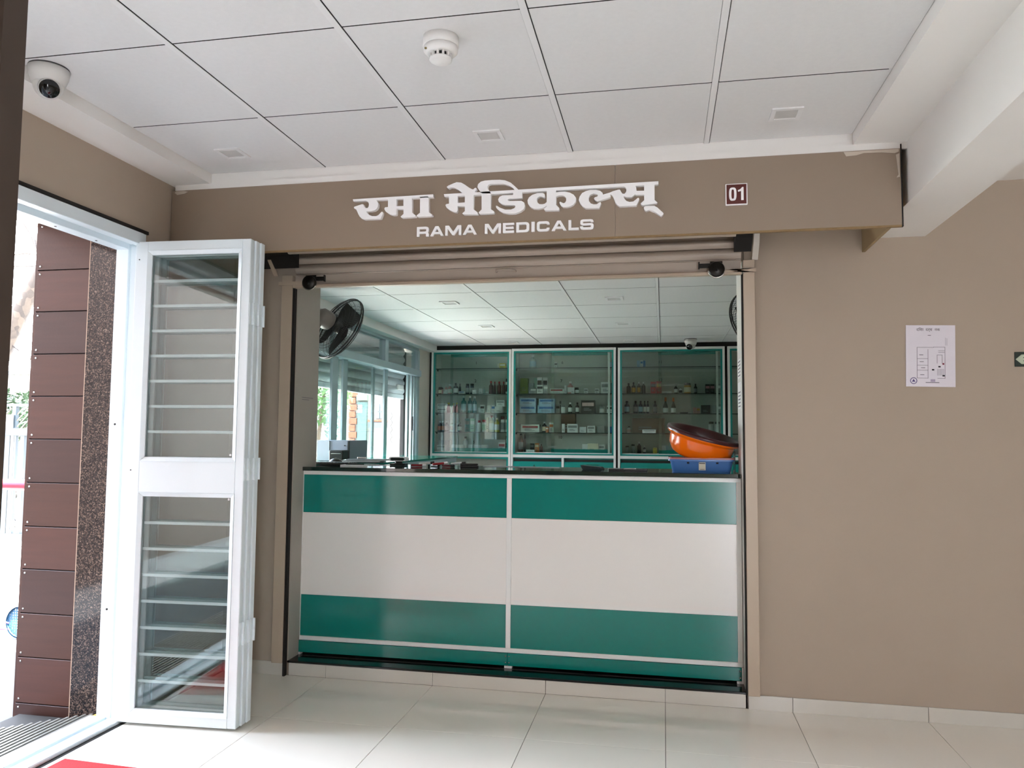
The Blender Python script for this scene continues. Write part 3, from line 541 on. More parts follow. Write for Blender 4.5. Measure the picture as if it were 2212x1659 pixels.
def tri(o):
    import bmesh
    bm = bmesh.new(); bm.from_mesh(o.data); bmesh.ops.triangulate(bm, faces=[f for f in bm.faces if len(f.verts) > 4], ngon_method='BEAUTY'); bm.to_mesh(o.data); bm.free()
letters(WORD1, 'devanagari_word'); letters(WORD2, 'devanagari_word')
# wide latin capitals drawn as strokes in a 1-high cell
def G(ch, wd):
    t = .22; v = .27; w = wd
    if ch == 'I': return [[(0, 0), (w, 0), (w, 1), (0, 1)]]
    if ch == 'L': return [[(0, 0), (w, 0), (w, t), (v, t), (v, 1), (0, 1)]]
    if ch == 'E': return [[(0, 0), (w, 0), (w, t), (v, t), (v, .40), (w * .95, .40), (w * .95, .61), (v, .61), (v, 1 - t), (w, 1 - t), (w, 1), (0, 1)]]
    if ch == 'M': return [[(0, 0), (v * .95, 0), (v * .95, .66), (w * .5 - .09, 0), (w * .5 + .09, 0), (w - v * .95, .66), (w - v * .95, 0), (w, 0), (w, 1), (w - .38, 1), (w / 2, .34), (.38, 1), (0, 1)]]
    if ch == 'A': return [[(0, 0), (.30, 0), (w / 2, .76), (w / 2, 1), (w / 2 - .17, 1)], [(w, 0), (w - .30, 0), (w / 2, .76), (w / 2, 1), (w / 2 + .17, 1)], [(.28, .20), (w - .28, .20), (w - .36, .40), (.36, .40)]]
    if ch == 'D': return [[(0, 0), (v, 0), (v, 1), (0, 1)], [(v, 0), (w - .3, 0), (w - .1, .06), (w, .2), (w, .8), (w - .1, .94), (w - .3, 1), (v, 1), (v, 1 - t), (w - .4, 1 - t), (w - v, 1 - t - .08), (w - v, t + .08), (w - .4, t), (v, t)]]
    if ch == 'C': return [[(w, .34), (w, .2), (w - .08, .06), (w - .28, 0), (.28, 0), (.08, .06), (0, .22), (0, .78), (.08, .94), (.28, 1), (w - .28, 1), (w - .08, .94), (w, .8), (w, .68), (w - v, .68), (w - v, .74), (w - .38, .78), (.38, .78), (v, .72), (v, .28), (.38, .22), (w - .38, .22), (w - v, .26), (w - v, .34)]]
    if ch == 'S': return [[(0, .32), (0, .18), (.08, .05), (.28, 0), (w - .28, 0), (w - .06, .06), (w, .2), (w, .44), (w - .08, .56), (w - .28, .61), (.34, .61), (v, .65), (v, .74), (.34, .79), (w - .38, .79), (w - v, .75), (w - v, .69), (w - .02, .69), (w - .02, .82), (w - .1, .95), (w - .3, 1), (.28, 1), (.08, .95), (.02, .82), (.02, .56), (.1, .45), (.28, .40), (w - .34, .40), (w - v, .36), (w - v, .26), (w - .34, .21), (.38, .21), (v, .25), (v, .32)]]
    if ch == 'R': return [[(0, 0), (v, 0), (v, 1), (0, 1)], [(v, 1 - t), (w - .36, 1 - t), (w - v, .74), (w - v, .56), (w - .36, .50), (v, .50), (v, .30), (w - .36, .30), (w - v - .02, .22), (w - v - .02, 0), (w, 0), (w, .26), (w - .09, .38), (w, .5), (w, .82), (w - .1, .95), (w - .3, 1), (v, 1)]]
X0 = -1.125; SX = .822 / 2076.0
for ch, a, b in (('R', 42, 187), ('A', 205, 368), ('M', 388, 580), ('A', 600, 765), ('M', 862, 1052), ('E', 1075, 1205), ('D', 1232, 1382), ('I', 1408, 1445), ('C', 1470, 1615), ('A', 1640, 1810), ('L', 1833, 1950), ('S', 1965, 2118)):
    x = X0 + (a - 42) * SX; wpx = (b - a) * SX; h = .0455; m = MB()
    for i, p in enumerate(G(ch, wpx / h)):
        m.prism([(x + u * h, 2.2325 + v * h) for u, v in p], -.612 - .0001 * i, -.6005)
    o = m.build('letter_' + ch.lower(), SIGNW, sg); tri(o)
for P in ([(-2.40, 2.512), (-2.385, 2.500), (-2.345, 2.504), (-2.325, 2.513), (-2.35, 2.519), (-2.39, 2.519)], [(.75, 2.519), (.76, 2.500), (.80, 2.502), (.83, 2.510), (.90, 2.508), (.95, 2.502), (.966, 2.508), (.966, 2.519)], [(.955, 2.495), (.968, 2.500), (.968, 2.40), (.955, 2.398), (.963, 2.41)]):
    m = MB(); m.prism(P, -.6022, -.6003); tri(m.build('plaster_patch', mat('plaster_smear', 'c2b5a6', .8), sg))
# number plate 01
np_ = thing('number_plate', 'small dark red plate with white border reading 01 on the fascia', 'number plate', (.311, -.605, 2.358))
bx('plate_border', SIGNW, np_, .2655, .3565, -.611, -.6005, 2.311, 2.405, bevel=.001)
bx('plate_face', mat('maroon_plate', '551a12', .3), np_, .2695, .3525, -.6125, -.6112, 2.3155, 2.4005)
OV = lambda rx, rz: [(.2955 + rx * (1 if math.cos(a) > 0 else -1) * abs(math.cos(a)) ** .6, 2.3585 + rz * (1 if math.sin(a) > 0 else -1) * abs(math.sin(a)) ** .7) for a in [2 * PI * k / 32 for k in range(32)]]
o_, i_ = OV(.0155, .029), OV(.0056, .0205); m = MB(); n_ = 32
m.add([(x, -.6136, z) for x, z in o_ + i_] + [(x, -.6126, z) for x, z in o_ + i_], [(k, (k + 1) % n_, n_ + (k + 1) % n_, n_ + k) for k in range(n_)] + [(k, (k + 1) % n_, 2 * n_ + (k + 1) % n_, 2 * n_ + k) for k in range(n_)]
      + [(n_ + k, n_ + (k + 1) % n_, 3 * n_ + (k + 1) % n_, 3 * n_ + k) for k in range(n_)])
m.build('digit_zero', SIGNW, np_)
m = MB(); m.prism([(.3300, 2.3305), (.3405, 2.3305), (.3405, 2.3875), (.3345, 2.3875), (.3265, 2.3785), (.3165, 2.3745), (.3175, 2.3675), (.3300, 2.3705)], -.6136, -.6126); tri(m.build('digit_one', SIGNW, np_))

# ------------------------------------------------------------ rolling shutter of the shop
sh = thing('rolling_shutter', 'beige rolled-up steel shutter hanging above the medicine counter', 'shutter', (-.82, 0, 2.13))
ridge = []
n = 64
r = MB(); prof = [(0, -2.0)]
yc, zc, R = -.20, 2.44, .155
pts = []
for k in range(n):
    a = 2 * PI * k / n; rr = R + (.004 if k % 4 in (0, 1) else -.004)
    pts.append((yc + rr * math.cos(a), zc + rr * math.sin(a)))
r.prism(pts, -1.985, .345, 'X'); ro = r.build('shutter_roll', SHUT, sh)
def slat(z0, z1, y=-.0, d=.012, name='slat'):
    P = []
    for k in range(9):
        u = k / 8; P.append((y - d * math.sin(PI * u), z0 + (z1 - z0) * u))
    P += [(y + .004, z1), (y + .004, z0)]
    m = MB(); m.prism(P, -2.03, .384, 'X'); return m.build(name, SHUT, sh)
slat(2.266, 2.31, -.02, .018); slat(2.213, 2.262, -.012, .014); slat(2.205, 2.211, -.012, .004)
bx('bottom_plate', SHUT, sh, -2.033, .384, -.012, -.006, 2.148, 2.203)
m = MB(); m.prism([(-.006, 2.128), (-.035, 2.128), (-.040, 2.133), (-.040, 2.142), (-.034, 2.149), (-.006, 2.149)], -2.035, .384, 'X'); m.build('bottom_rail', BEIGEM, sh)
m = MB(); m.tube([(-.875, -.012, 2.186), (-.870, -.03, 2.19), (-.85, -.034, 2.192), (-.80, -.034, 2.192), (-.775, -.03, 2.19), (-.77, -.012, 2.186)], .006, 8); m.build('pull_handle', SHUT, sh)
for s, x0, x1 in ((-1, -2.115, -1.965), (1, .30, .452)):
    m = MB(); xa, xb = x0, x1; z = 2.152 if s < 0 else 2.145
    P = []
    for k in range(9):
        a = -PI / 2 + PI * k / 8
        P.append(((xb + .010 * math.cos(a), z + .010 * math.sin(a)) if s < 0 else (xa - .010 * math.cos(a), z - .010 * math.sin(a))))
    P += [(xa, z + .010), (xa, z - .010)] if s < 0 else [(xb, z + .010), (xb, z - .010)]
    if s > 0: P = P[:9] + [(xb, z + .010), (xb, z - .010)]
    m.prism(P, -.052, -.042); m.build('side_latch', BEIGEM, sh)
# guides and brackets
for s, x0, x1, nm in ((-1, -2.104, -2.040, 'left'), (1, .392, .448, 'right')):
    g = thing('shutter_guide', ('beige steel shutter guide rail on the %s side of the shop opening' % nm), 'guide rail', (x0, -.02, .068))
    m = MB(); m.box(x0, x1, -.036, -.001, .070, 2.20); m.build('guide_channel', BEIGEM, g, bevel=.002)
    xi = (-2.040, -2.0275) if s < 0 else (.3805 + .0035, .392)
    bx('dark_slot', DARK, g, xi[0], xi[1], -.028, -.0008, .0 if s < 0 else .07, 2.13)
    xo = x1 if s > 0 else x0
    m = MB(); prof = [(-.036, 2.20), (-.11, 2.27), (-.13, 2.33), (-.13, 2.42), (-.118, 2.42), (-.118, 2.335), (-.10, 2.278), (-.02, 2.20)]
    xs_ = (xo - .012, xo + .016) if s > 0 else (xo - .05, xo - .03)
    m.prism(prof, xs_[0], xs_[1], 'X'); m.build('flared_end', BEIGEM if s < 0 else mat('pale_steel', 'c9c3ba', .4), g)
    xa = (-2.20, -1.99) if s < 0 else (.346, .43)
    m = MB(); m.prism([(-.062, 2.235), (-.13, 2.29), (-.17, 2.34), (-.17, 2.54), (-.062, 2.54)], xa[0], xa[1], 'X'); m.build('end_bracket', DARK, g)
# greasy round shutter locks
def lock(x, z, s, label):
    t = thing('shutter_lock', label, 'lock', (x, -.05, z))
    MB().lathe([(0, -.042), (.020, -.042), (.026, -.046), (.036, -.046), (.039, -.054), (.039, -.072), (.034, -.078), (0, -.079)], (x, 0, z), 'Y', 28).build('lock_body', BSTEEL, t)
    MB().tube([(x + .0405 * math.cos(a), -.063, z + .0405 * math.sin(a)) for a in [PI * (1.05 + .8 * k / 12) for k in range(13)]], .0035, 6).build('bright_rim', CHROME, t)
    MB().lathe([(0, -.081), (.007, -.081), (.007, -.078), (0, -.078)], (x, 0, z - .006), 'Y', 12).build('keyhole', DARK, t)
    m = MB(); xx = sorted((x - s * .085, x - s * .0)); m.box(xx[0], xx[1], -.054, -.042, z + .012, z + .034); m.box(x - s * .085 - .003, x - s * .085 + .003, -.06, -.042, z + .006, z + .042); m.build('bolt_bar', BSTEEL, t, bevel=.001)
    bx('fixing_plate', BSTEEL, t, x - .03, x + .03, -.0445, -.0405, z - .012, z + .045)
lock(-1.925, 2.150, -1, 'dark round shutter lock at the left end of the rail')
lock(.262, 2.150, 1, 'dark round shutter lock with bolt at the right end')

# ------------------------------------------------------------ service counter
ct = thing('service_counter', 'teal and cream panelled medicine counter with black stone top', 'counter', (-.83, .13, .078))
fr = MB()
bx('counter_carcass', CREAM, ct, -2.018, .378, .152, .60, .088, 1.090)
bx('top_rail', FRAMEW, ct, -2.040, .386, .126, .150, 1.083, 1.1045, bevel=.0015)
bx('bottom_rail', FRAMEW, ct, -2.040, .386, .126, .150, .158, .1815, bevel=.0015)
for a, b in ((-2.040, -2.0195), (-.836, -.8095), (.3615, .386)):
    bx('stile', FRAMEW, ct, a, b, .1255, .150, .1815, 1.083, bevel=.0015)
for a, b in ((-2.0195, -.836), (-.8095, .3615)):
    for z0, z1, mm, nm in ((.8695, 1.083, TEAL, 'teal_band'), (.409, .8685, CREAM, 'cream_panel'), (.1815, .408, TEAL, 'teal_band')):
        bx(nm, mm, ct, a, b, .133, .152, z0, z1)
for a, b in ((-2.038, -.825), (-.823, .378)):
    k = bx('kick_plate', TEAL, ct, a, b, .120, .150, .092, .157, bevel=.001)
    for xx in (a + .008, b - .008):
        for zz in (.108, .141):
            MB().lathe([(0, .1145), (.003, .1150), (.0045, .120), (0, .120)], (xx, 0, zz), 'Y', 10).build('rivet', CHROME, k)
bx('end_angle', FRAMEW, ct, .379, .386, .118, .150, .080, .158); bx('end_angle', FRAMEW, ct, -2.040, -2.0385, .118, .150, .080, .158)
bx('foot', FRAMEW, ct, .355, .384, .119, .150, .079, .091); bx('foot', FRAMEW, ct, -.84, -.80, .119, .150, .079, .091); bx('foot', FRAMEW, ct, -2.036, -2.01, .119, .150, .079, .091)
bx('counter_top', GTOP, ct, -2.045, .386, .112, .66, 1.105, 1.1265, bevel=.002)
# ------------------------------------------------------------ folding door (three leaves folded against each other)
def local(mb, name, m, parent, bevel=0.0, label=None):
    o = mb.build(name, m, None, bevel=bevel); o.parent = parent
    if label: o['label'] = label
    return o
DGLASS = glassm('door_glass', (.84, .88, .87), 1.0)
def leaf(px, py, ang, label, w=.572, first=False):
    t = thing('folding_door_leaf', label, 'door', (px, py, 0), 'white folding door leaves'); t.rotation_euler.z = ang
    D = .036
    for x0, x1 in ((0, .062), (w - .042, w)):
        local(MB().box(x0, x1, 0, D, .012, 2.205), 'door_stile', ALU, t, .0025)
    for z0, z1 in ((.012, .055), (1.040, 1.182), (2.160, 2.205)):
        local(MB().box(.062, w - .042, 0, D, z0, z1), 'door_rail', ALU, t, .0015)
    for z0, z1 in ((.055, 1.040), (1.182, 2.160)):
        xa, xb = .062, w - .042; b = .019
        for yo, yi, s in ((-.003, .006, 1), (D + .003, D - .006, -1)):
            for q in (((xa, z0), (xb, z0), (xb - b, z0 + b), (xa + b, z0 + b)), ((xa, z1), (xa + b, z1 - b), (xb - b, z1 - b), (xb, z1)),
                      ((xa, z0), (xa + b, z0 + b), (xa + b, z1 - b), (xa, z1)), ((xb, z0), (xb, z1), (xb - b, z1 - b), (xb - b, z0 + b))):
                ins = {(xa + b, z0 + b), (xb - b, z0 + b), (xb - b, z1 - b), (xa + b, z1 - b)}
                g = .0006; cx = sum(p[0] for p in q) / 4; cz = sum(p[1] for p in q) / 4
                vs = []
                for (x, z) in q:
                    y = yi if (x, z) in ins else yo
                    k = 1 - g / max(.02, math.hypot(x - cx, z - cz)); vs.append((cx + (x - cx) * k, y, cz + (z - cz) * k))
                vs += [(v[0], D / 2 - s * .004, v[2]) for v in vs]
                local(MB().add(vs, [(0, 1, 2, 3), (4, 5, 6, 7), (0, 1, 5, 4), (1, 2, 6, 5), (2, 3, 7, 6), (3, 0, 4, 7)]), 'glazing_bead', ALU, t)
        local(MB().box(xa + .004, xb - .004, D / 2 - .002, D / 2 + .002, z0 + .004, z1 - .004), 'glass_pane', DGLASS, t)
        n = 8; a0, a1 = z0 + .017, z1 - .022
        for k in range(1, n):
            z = a0 + (a1 - a0) * k / n
            local(MB().box(xa + .006, xb - .012, D / 2 + .0045, D / 2 + .0105, z - .0065, z + .0065), 'safety_bar', ALU, t, .001)
    for z in (.42, 1.15, 1.86):
        local(MB().lathe([(0, z - .05), (.006, z - .05), (.006, z - .001), (.0052, z), (.006, z + .001), (.006, z + .05), (0, z + .05)], (w + .006, D * .8, 0), seg=10), 'hinge_knuckle', ALU, t)
        local(MB().box(w - .001, w + .002, .004, D - .002, z - .05, z + .05), 'hinge_plate', ALU, t)
    if first:
        for z in (2.12, 1.14):
            local(MB().lathe([(0, -.0015), (.003, -.0015), (.003, 0), (0, 0)], (.02, 0, z), 'Y', 10), 'screw', BSTEEL, t)
        for z in (1.20, 1.012):
            o = text_mesh('\u2217', .03, .0002, (0, 0, 0), name='glass_stamp', m=SIGNW); o.parent = t; o.location = (w - .075, D / 2 - .003, z + .012 if z > 1.1 else z)
    return t
leaf(-2.427, -.833, .052, 'white louvre-barred folding door leaf in front, nearest the camera', first=True)
leaf(-2.424, -.785, .040, 'second white folding door leaf, behind the front leaf')
leaf(-2.422, -.737, .030, 'rearmost white folding door leaf, closest to the tan wall')
# door frame and track
df = thing('door_frame', 'white aluminium frame and floor track of the folding door', 'door frame', (-2.5, -.79, 0))
bx('jamb', ALU, df, -2.553, -2.487, -.806, -.77, -.02, 2.262, bevel=.002)
bx('jamb_groove', ALU, df, -2.487, -2.452, -.790, -.77, -.02, 2.262)
bx('jamb_lip', ALU, df, -2.452, -2.422, -.800, -.77, -.0, 2.262, bevel=.002)
bx('head', ALU, df, -2.553, -2.487, -3.12, -.8065, 2.178, 2.262, bevel=.002)
bx('head_groove', ALU, df, -2.487, -2.452, -3.12, -.7905, 2.206, 2.262)
bx('head_lip', ALU, df, -2.452, -2.412, -3.12, -.8005, 2.196, 2.252, bevel=.002)
bx('sealant_gap', DARK, df, -2.419, -2.411, -3.12, -.768, 2.253, 2.268)
bx('outer_track', ALU, df, -2.585, -2.502, -3.12, -.8065, -.10, .020, bevel=.003)
bx('track_groove', mat('groove_grey', '8fa0a8', .4), df, -2.502, -2.486, -3.12, -.7905, -.02, .004)
bx('inner_track', ALU, df, -2.486, -2.418, -3.12, -.8005, -.02, .016, bevel=.003)
bx('track_gap', DARK, df, -2.4175, -2.397, -3.12, -.80, -.01, .0012)
for y in (-.98, -1.22): MB().lathe([(0, 2.1765), (.005, 2.1765), (.005, 2.178), (0, 2.178)], (-2.52, y, 0), seg=10).build('screw', BSTEEL, df)
for z in (.5, 1.35): MB().lathe([(0, -.8085), (.005, -.8085), (.005, -.8065), (0, -.8065)], (-2.52, 0, z), 'Y', 10).build('screw', BSTEEL, df)
# dark door edge near the camera
nd = thing('wooden_post', 'dark brown wooden post standing at the far left, close to the camera', 'post', (-1.035, -3.03, 0))
WD = mat('dark_brown_wood', '43362d', .6, var=.25, vs=7)
bx('post_core', WD, nd, -1.083, -.969, -3.065, -3.005, 0, 2.60, bevel=.003)
bx('edge_band', WD, nd, -.9705, -.962, -3.055, -3.012, .01, 2.0)
# carpet at the threshold
cp = MB(); q = Matrix.Rotation(-.045, 4, 'Z')
cp.add([q @ Vector(v) + Vector((-2.36, -1.213, 0)) for v in [(0, 0, .0005), (1.0, 0, .0005), (1.0, -.6, .0005), (0, -.6, .0005), (.004, -.004, .009), (.996, -.004, .009), (.996, -.596, .009), (.004, -.596, .009)]],
       [(0, 3, 2, 1), (4, 5, 6, 7), (0, 1, 5, 4), (1, 2, 6, 5), (2, 3, 7, 6), (3, 0, 4, 7)])
tag(cp.build('door_mat', REDF), 'red door mat lying on the floor tiles at the threshold', 'mat')

# ------------------------------------------------------------ outside the door
PAVE = mat('shaded_paving', dim('70767a', 0.35), .85, var=.18, vs=2.5, bump=.3, bs=40)  # paving colour darkened to stand in for the shaded ground near the door
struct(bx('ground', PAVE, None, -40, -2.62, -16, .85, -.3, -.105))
struct(bx('ground_yard', mat('sunlit_concrete', 'b9b8b0', .85, var=.12, vs=2.5, bump=.3, bs=40), None, -40, -2.62, .85, 40, -.3, -.105))  # lighter yard colour stands in for sunlit ground, bouncing light into the shop
gr = thing('entrance_grating', 'row of pale metal ribs forming a drain grating outside the door track', 'grating', (-2.75, -2.0, -.1))
bx('grating_bed', DARK, gr, -3.02, -2.625, -3.12, -.74, -.10, -.03)
RIB = mat('rib_metal', dim('c9c7c0', 0.5), .35, metal=.3, var=.08)
for k in range(16):
    x = -2.600 - .0255 * k
    bx('rib', RIB if k else mat('yellow_strip', 'd9b25a', .5), gr, x - .0055, x + .0045, -4.6, -.742 - max(0, -x - 2.64) * .95, -.028, .002)
pil = thing('cladding_pillar', 'pillar outside the door clad in dark brown wood boards beside granite', 'pillar', (-2.93, -.6, -.105))
WB = []
for i, cc in enumerate(('46291f', '4c2d24', '3d251f')):
    m_ = mat('brown_wood_board_%d' % (i + 1), cc, .38, var=.25, vs=5, bump=.2, bs=90); WB.append(m_)
    # wood streaks
    N = m_.node_tree; mp = N.nodes.new('ShaderNodeMapping'); mp.inputs['Scale'].default_value = (.8, 1, 9)
    nz = [n for n in N.nodes if n.type == 'TEX_NOISE'][0]; tcn = [n for n in N.nodes if n.type == 'TEX_COORD'][0]
    N.links.new(tcn.outputs['Object'], mp.inputs[0]); N.links.new(mp.outputs[0], nz.inputs['Vector'])
bx('pillar_core', mat('joint_brown', '1d1310', .9), pil, -3.075, -2.6235, -.690, -.30, -.105, 2.36)
zs = [2.36, 2.118, 1.909, 1.697, 1.487, 1.276, 1.063, .850, .644, .433, .224, .007, -.105]
for k in range(len(zs) - 1):
    b = bx('wood_board', WB[k % 3], pil, -3.080, -2.783, -.7035, -.690, zs[k + 1] + .0025, zs[k] - .0025, bevel=.0012)
    for z in (zs[k] - .02, zs[k + 1] + .02):
        if z > -.09: MB().lathe([(0, -.7065), (.0045, -.706), (.006, -.7035), (0, -.7035)], (-3.062, 0, z), 'Y', 8).build('screw_head', CHROME, b)
bx('side_board', WB[0], pil, -3.0945, -3.0805, -.70, -.30, -.105, 2.36)
bx('corner_strip', mat('tan_sealant', 'b39a86', .6), pil, -2.7825, -2.7785, -.7045, -.690, -.105, 2.36)
bx('granite_slab', GRAN, pil, -2.778, -2.556, -.7045, -.690, -.105, 2.36)
cn = thing('door_canopy', 'brown canopy slab above the door outside', 'canopy', (-2.9, -3, 2.37))
bx('canopy_slab', mat('pinkish_brown_board', '8a6c62', .5, var=.1, vs=4), cn, -3.17, -2.635, -5.8, -.25, 2.365, 2.62)
# outer lot: boom, gate, fences, tree
bm_ = thing('barrier_boom', 'red boom barrier tube crossing behind the pillar outside', 'barrier', (-4.9, 1.0, .915))
MB().tube([(-6.6, 1.0, .918), (-4.35, 1.0, .918)], .041, 20).build('boom_tube', mat('red_paint', dim('b01c38', 0.6), .35), bm_)
MB().box(-4.50, -4.26, .86, 1.14, -.105, 1.02).build('boom_cabinet', mat('yellow_paint', 'c9a12c', .4), bm_, bevel=.01)
gt = thing('metal_gate', 'blue grey barred metal gate standing beyond the red boom', 'gate', (-8.0, 4.3, -.1))
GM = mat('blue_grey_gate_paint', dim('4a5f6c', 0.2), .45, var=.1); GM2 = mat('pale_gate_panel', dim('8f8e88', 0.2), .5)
bx('top_rail', GM, gt, -9.4, -7.70, 4.27, 4.34, 1.27, 1.36, bevel=.004); bx('bottom_rail', GM, gt, -9.4, -7.70, 4.27, 4.34, -.02, .06, bevel=.004)
for x0, x1, mm in ((-8.42, -8.34, GM2), (-8.30, -8.22, GM), (-8.175, -8.125, GM), (-8.115, -8.02, GM), (-8.01, -7.96, GM2), (-7.955, -7.93, GM), (-7.87, -7.81, GM), (-7.75, -7.70, GM)):
    bx('gate_bar', mm, gt, x0, x1, 4.285, 4.325, .0602, 1.2698)
bx('sign_plate', SIGNW, gt, -8.12, -7.86, 4.25, 4.268, -.075, -.02)
MB().tube([(-7.80 + .035 * math.cos(a), 4.25, .83 + .035 * math.sin(a)) for a in [PI * k / 8 for k in range(9)]], .007, 6).build('padlock_shackle', CHROME, gt)
bx('padlock_body', CHROME, gt, -7.845, -7.755, 4.235, 4.265, .75, .83, bevel=.006)
lf = thing('lattice_fence', 'low fence with diagonal lattice above the gate', 'fence', (-9.2, 5.5, -.1))
bx('top_rail', GM, lf, -10.4, -8.6, 5.48, 5.52, 1.68, 1.72)
for x in (-10.2, -9.12, -8.65): bx('fence_post', GM, lf, x - .03, x + .03, 5.47, 5.53, -.105, 1.68)
la = MB()
for k in range(26):
    x = -10.9 + .09 * k; la.tube([(max(-10.35, x), 5.5, .3 + max(0, -10.35 - x) * 1.0), (min(-8.65, x + 1.36), 5.5, .3 + min(1.36, -8.65 - x))], .008, 5) if x < -8.75 else None
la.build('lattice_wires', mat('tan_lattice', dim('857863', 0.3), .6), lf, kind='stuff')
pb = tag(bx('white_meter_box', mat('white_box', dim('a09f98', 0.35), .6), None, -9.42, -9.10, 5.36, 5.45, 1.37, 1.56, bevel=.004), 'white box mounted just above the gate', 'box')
MB().box(-9.28, -9.24, 5.36, 5.45, -.105, 1.369).build('box_post', GM, pb)
ff = thing('corrugated_fence', 'beige corrugated sheet fence standing behind the greenery', 'fence', (-12.5, 9, -.1))
for k in range(14):
    x = -14.0 + .16 * k
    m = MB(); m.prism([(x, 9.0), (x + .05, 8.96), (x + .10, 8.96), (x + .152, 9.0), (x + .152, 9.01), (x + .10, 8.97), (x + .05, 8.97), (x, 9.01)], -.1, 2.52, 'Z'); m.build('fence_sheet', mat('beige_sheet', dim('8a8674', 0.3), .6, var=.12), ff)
bx('fence_rail', GM, ff, -14, -11.8, 8.90, 8.95, 2.44, 2.50)
# foliage
LEAF = mat('leaf_green', dim('33562c', 0.4), .6, var=.5, vs=3); LEAF2 = mat('leaf_green_bright', dim('4f7436', 0.7), .6, var=.5, vs=3)
def leaves(c, r, n, s, m, seed):
    rnd = random.Random(seed); mb = MB()
    for _ in range(n):
        while True:
            p = Vector((rnd.uniform(-1, 1), rnd.uniform(-1, 1), rnd.uniform(-1, 1)))
            if p.length < 1: break
        p = Vector((p.x * r[0], p.y * r[1], p.z * r[2])) + Vector(c)
        a = Vector((rnd.gauss(0, 1), rnd.gauss(0, 1), rnd.gauss(0, 1))).normalized(); b = a.orthogonal().normalized(); k = s * rnd.uniform(.6, 1.3)
        mb.add([p - a * k, p + b * k * .4, p + a * k, p - b * k * .4], [(0, 1, 2, 3)])
    return mb
hd = thing('hedge', 'green leafy creeper growing between lattice and sheet fence', 'hedge', (-10.6, 7.1, -.1))
leaves((-10.1, 6.25, 1.55), (1.2, .3, .42), 2600, .05, LEAF, 1).build('foliage', LEAF, hd, kind='stuff')
for k in range(5): MB().tube([(-10.9 + .4 * k, 6.3, -.105), (-10.85 + .4 * k, 6.2, .8), (-10.9 + .4 * k, 6.25, 1.4)], .02, 6).build('stem', mat('bark_brown', dim('6b5847', 0.4), .9), hd)
tr_ = thing('bare_tree', 'bare tree with thick mottled trunk slanting behind the pillar', 'tree', (-11.2, 7.0, -.1))
BARK = stone('mottled_bark', [(.1, '1b1512'), (.45, '2a221c'), (.75, '41372e'), (1, '574e44')], 9, .85)
MB().tube([(-11.3, 7.1, -.105), (-11.2, 7.0, 1.2), (-11.0, 7.0, 2.45), (-10.70, 7, 3.10), (-10.45, 7, 3.56), (-10.15, 7, 4.10), (-9.7, 7, 5.2)], [.2, .19, .17, .15, .14, .12, .08], 12).build('trunk', BARK, tr_)
for pts, r in (([(-9.95, 7, 4.65), (-10.30, 7, 4.33), (-10.42, 7, 4.62), (-10.66, 7, 4.95), (-10.95, 7, 5.1)], .028), ([(-10.2, 7, 3.0), (-10.33, 7, 2.52), (-10.76, 7, 2.80), (-11.0, 7, 2.95)], .012),
               ([(-10.28, 7, 4.28), (-10.5, 7, 4.32), (-10.8, 7, 4.30)], .012), ([(-10.28, 7, 4.09), (-10.6, 7, 4.10), (-10.9, 7, 4.11)], .010), ([(-10.3, 7, 4.4), (-10.36, 7, 4.7), (-10.30, 7, 5.0)], .02),
               ([(-10.5, 7, 4.3), (-10.62, 7, 4.42), (-10.66, 7, 4.55)], .007), ([(-10.45, 7, 4.3), (-10.6, 7, 4.2), (-10.72, 7, 4.16)], .007)):
    MB().tube(pts, r, 6).build('branch', BARK, tr_)
tb = thing('blue_basket', 'round blue perforated plastic basket behind the foot of the pillar', 'basket', (-4.33, .62, -.105))
BL = mat('light_blue_plastic', dim('5f9fd0', 0.4), .4); m = MB()
m.lathe([(.107, -.03), (.112, 0), (.100, .006), (.094, 0), (.098, -.03)], (-4.33, .66, .012), 'Y', 32); m.build('basket_rim', BL, tb)
m = MB()
for k in range(-5, 6):
    h = math.sqrt(max(0, .095 ** 2 - (k * .0175) ** 2)); m.box(-4.33 + k * .0175 - .004, -4.33 + k * .0175 + .004, .640, .648, .012 - h, .012 + h); m.box(-4.33 - h, -4.33 + h, .6405, .6475, .012 + k * .0175 - .004, .012 + k * .0175 + .004)
m.build('perforated_face', BL, tb)
MB().tube([(-4.42, .64, .0), (-4.47, .60, .03), (-4.50, .58, .0), (-4.47, .60, -.03), (-4.42, .64, -.04)], .006, 6).build('purple_cord', mat('purple_cord', '8a5a8a', .6), tb)
mo = thing('motorcycle', 'parked motorcycle partly visible through the gate bars', 'motorcycle', (-9.45, 6.0, -.1))
for x in (-9.35,): MB().tube([(x + .27 * math.cos(2 * PI * k / 24), 6.0, .17 + .27 * math.sin(2 * PI * k / 24)) for k in range(24)], .045, 8, True).build('wheel', BLACK, mo)
MB().tube([(-10.4 + .27 * math.cos(2 * PI * k / 24), 6.0, .17 + .27 * math.sin(2 * PI * k / 24)) for k in range(24)], .045, 8, True).build('wheel', BLACK, mo)
for k in range(8):
    a = PI * k / 4; MB().tube([(-9.35, 6, .17), (-9.35 + .25 * math.cos(a), 6, .17 + .25 * math.sin(a))], .006, 5).build('spoke', CHROME, mo)
m = MB(); m.prism([(-10.3, .45), (-9.9, .38), (-9.6, .42), (-9.45, .62), (-9.6, .72), (-10.0, .62), (-10.45, .66)], 5.88, 6.12); m.build('body_panel', mat('red_bike_paint', 'c21f2b', .3), mo)
MB().tube([(-9.35, 5.95, .17), (-9.5, 5.95, .6), (-9.58, 5.95, .88)], .02, 8).build('fork', CHROME, mo)
MB().tube([(-9.55, 5.7, .9), (-9.58, 6.0, .88), (-9.55, 6.3, .9)], .013, 8).build('handlebar', BLACK, mo)

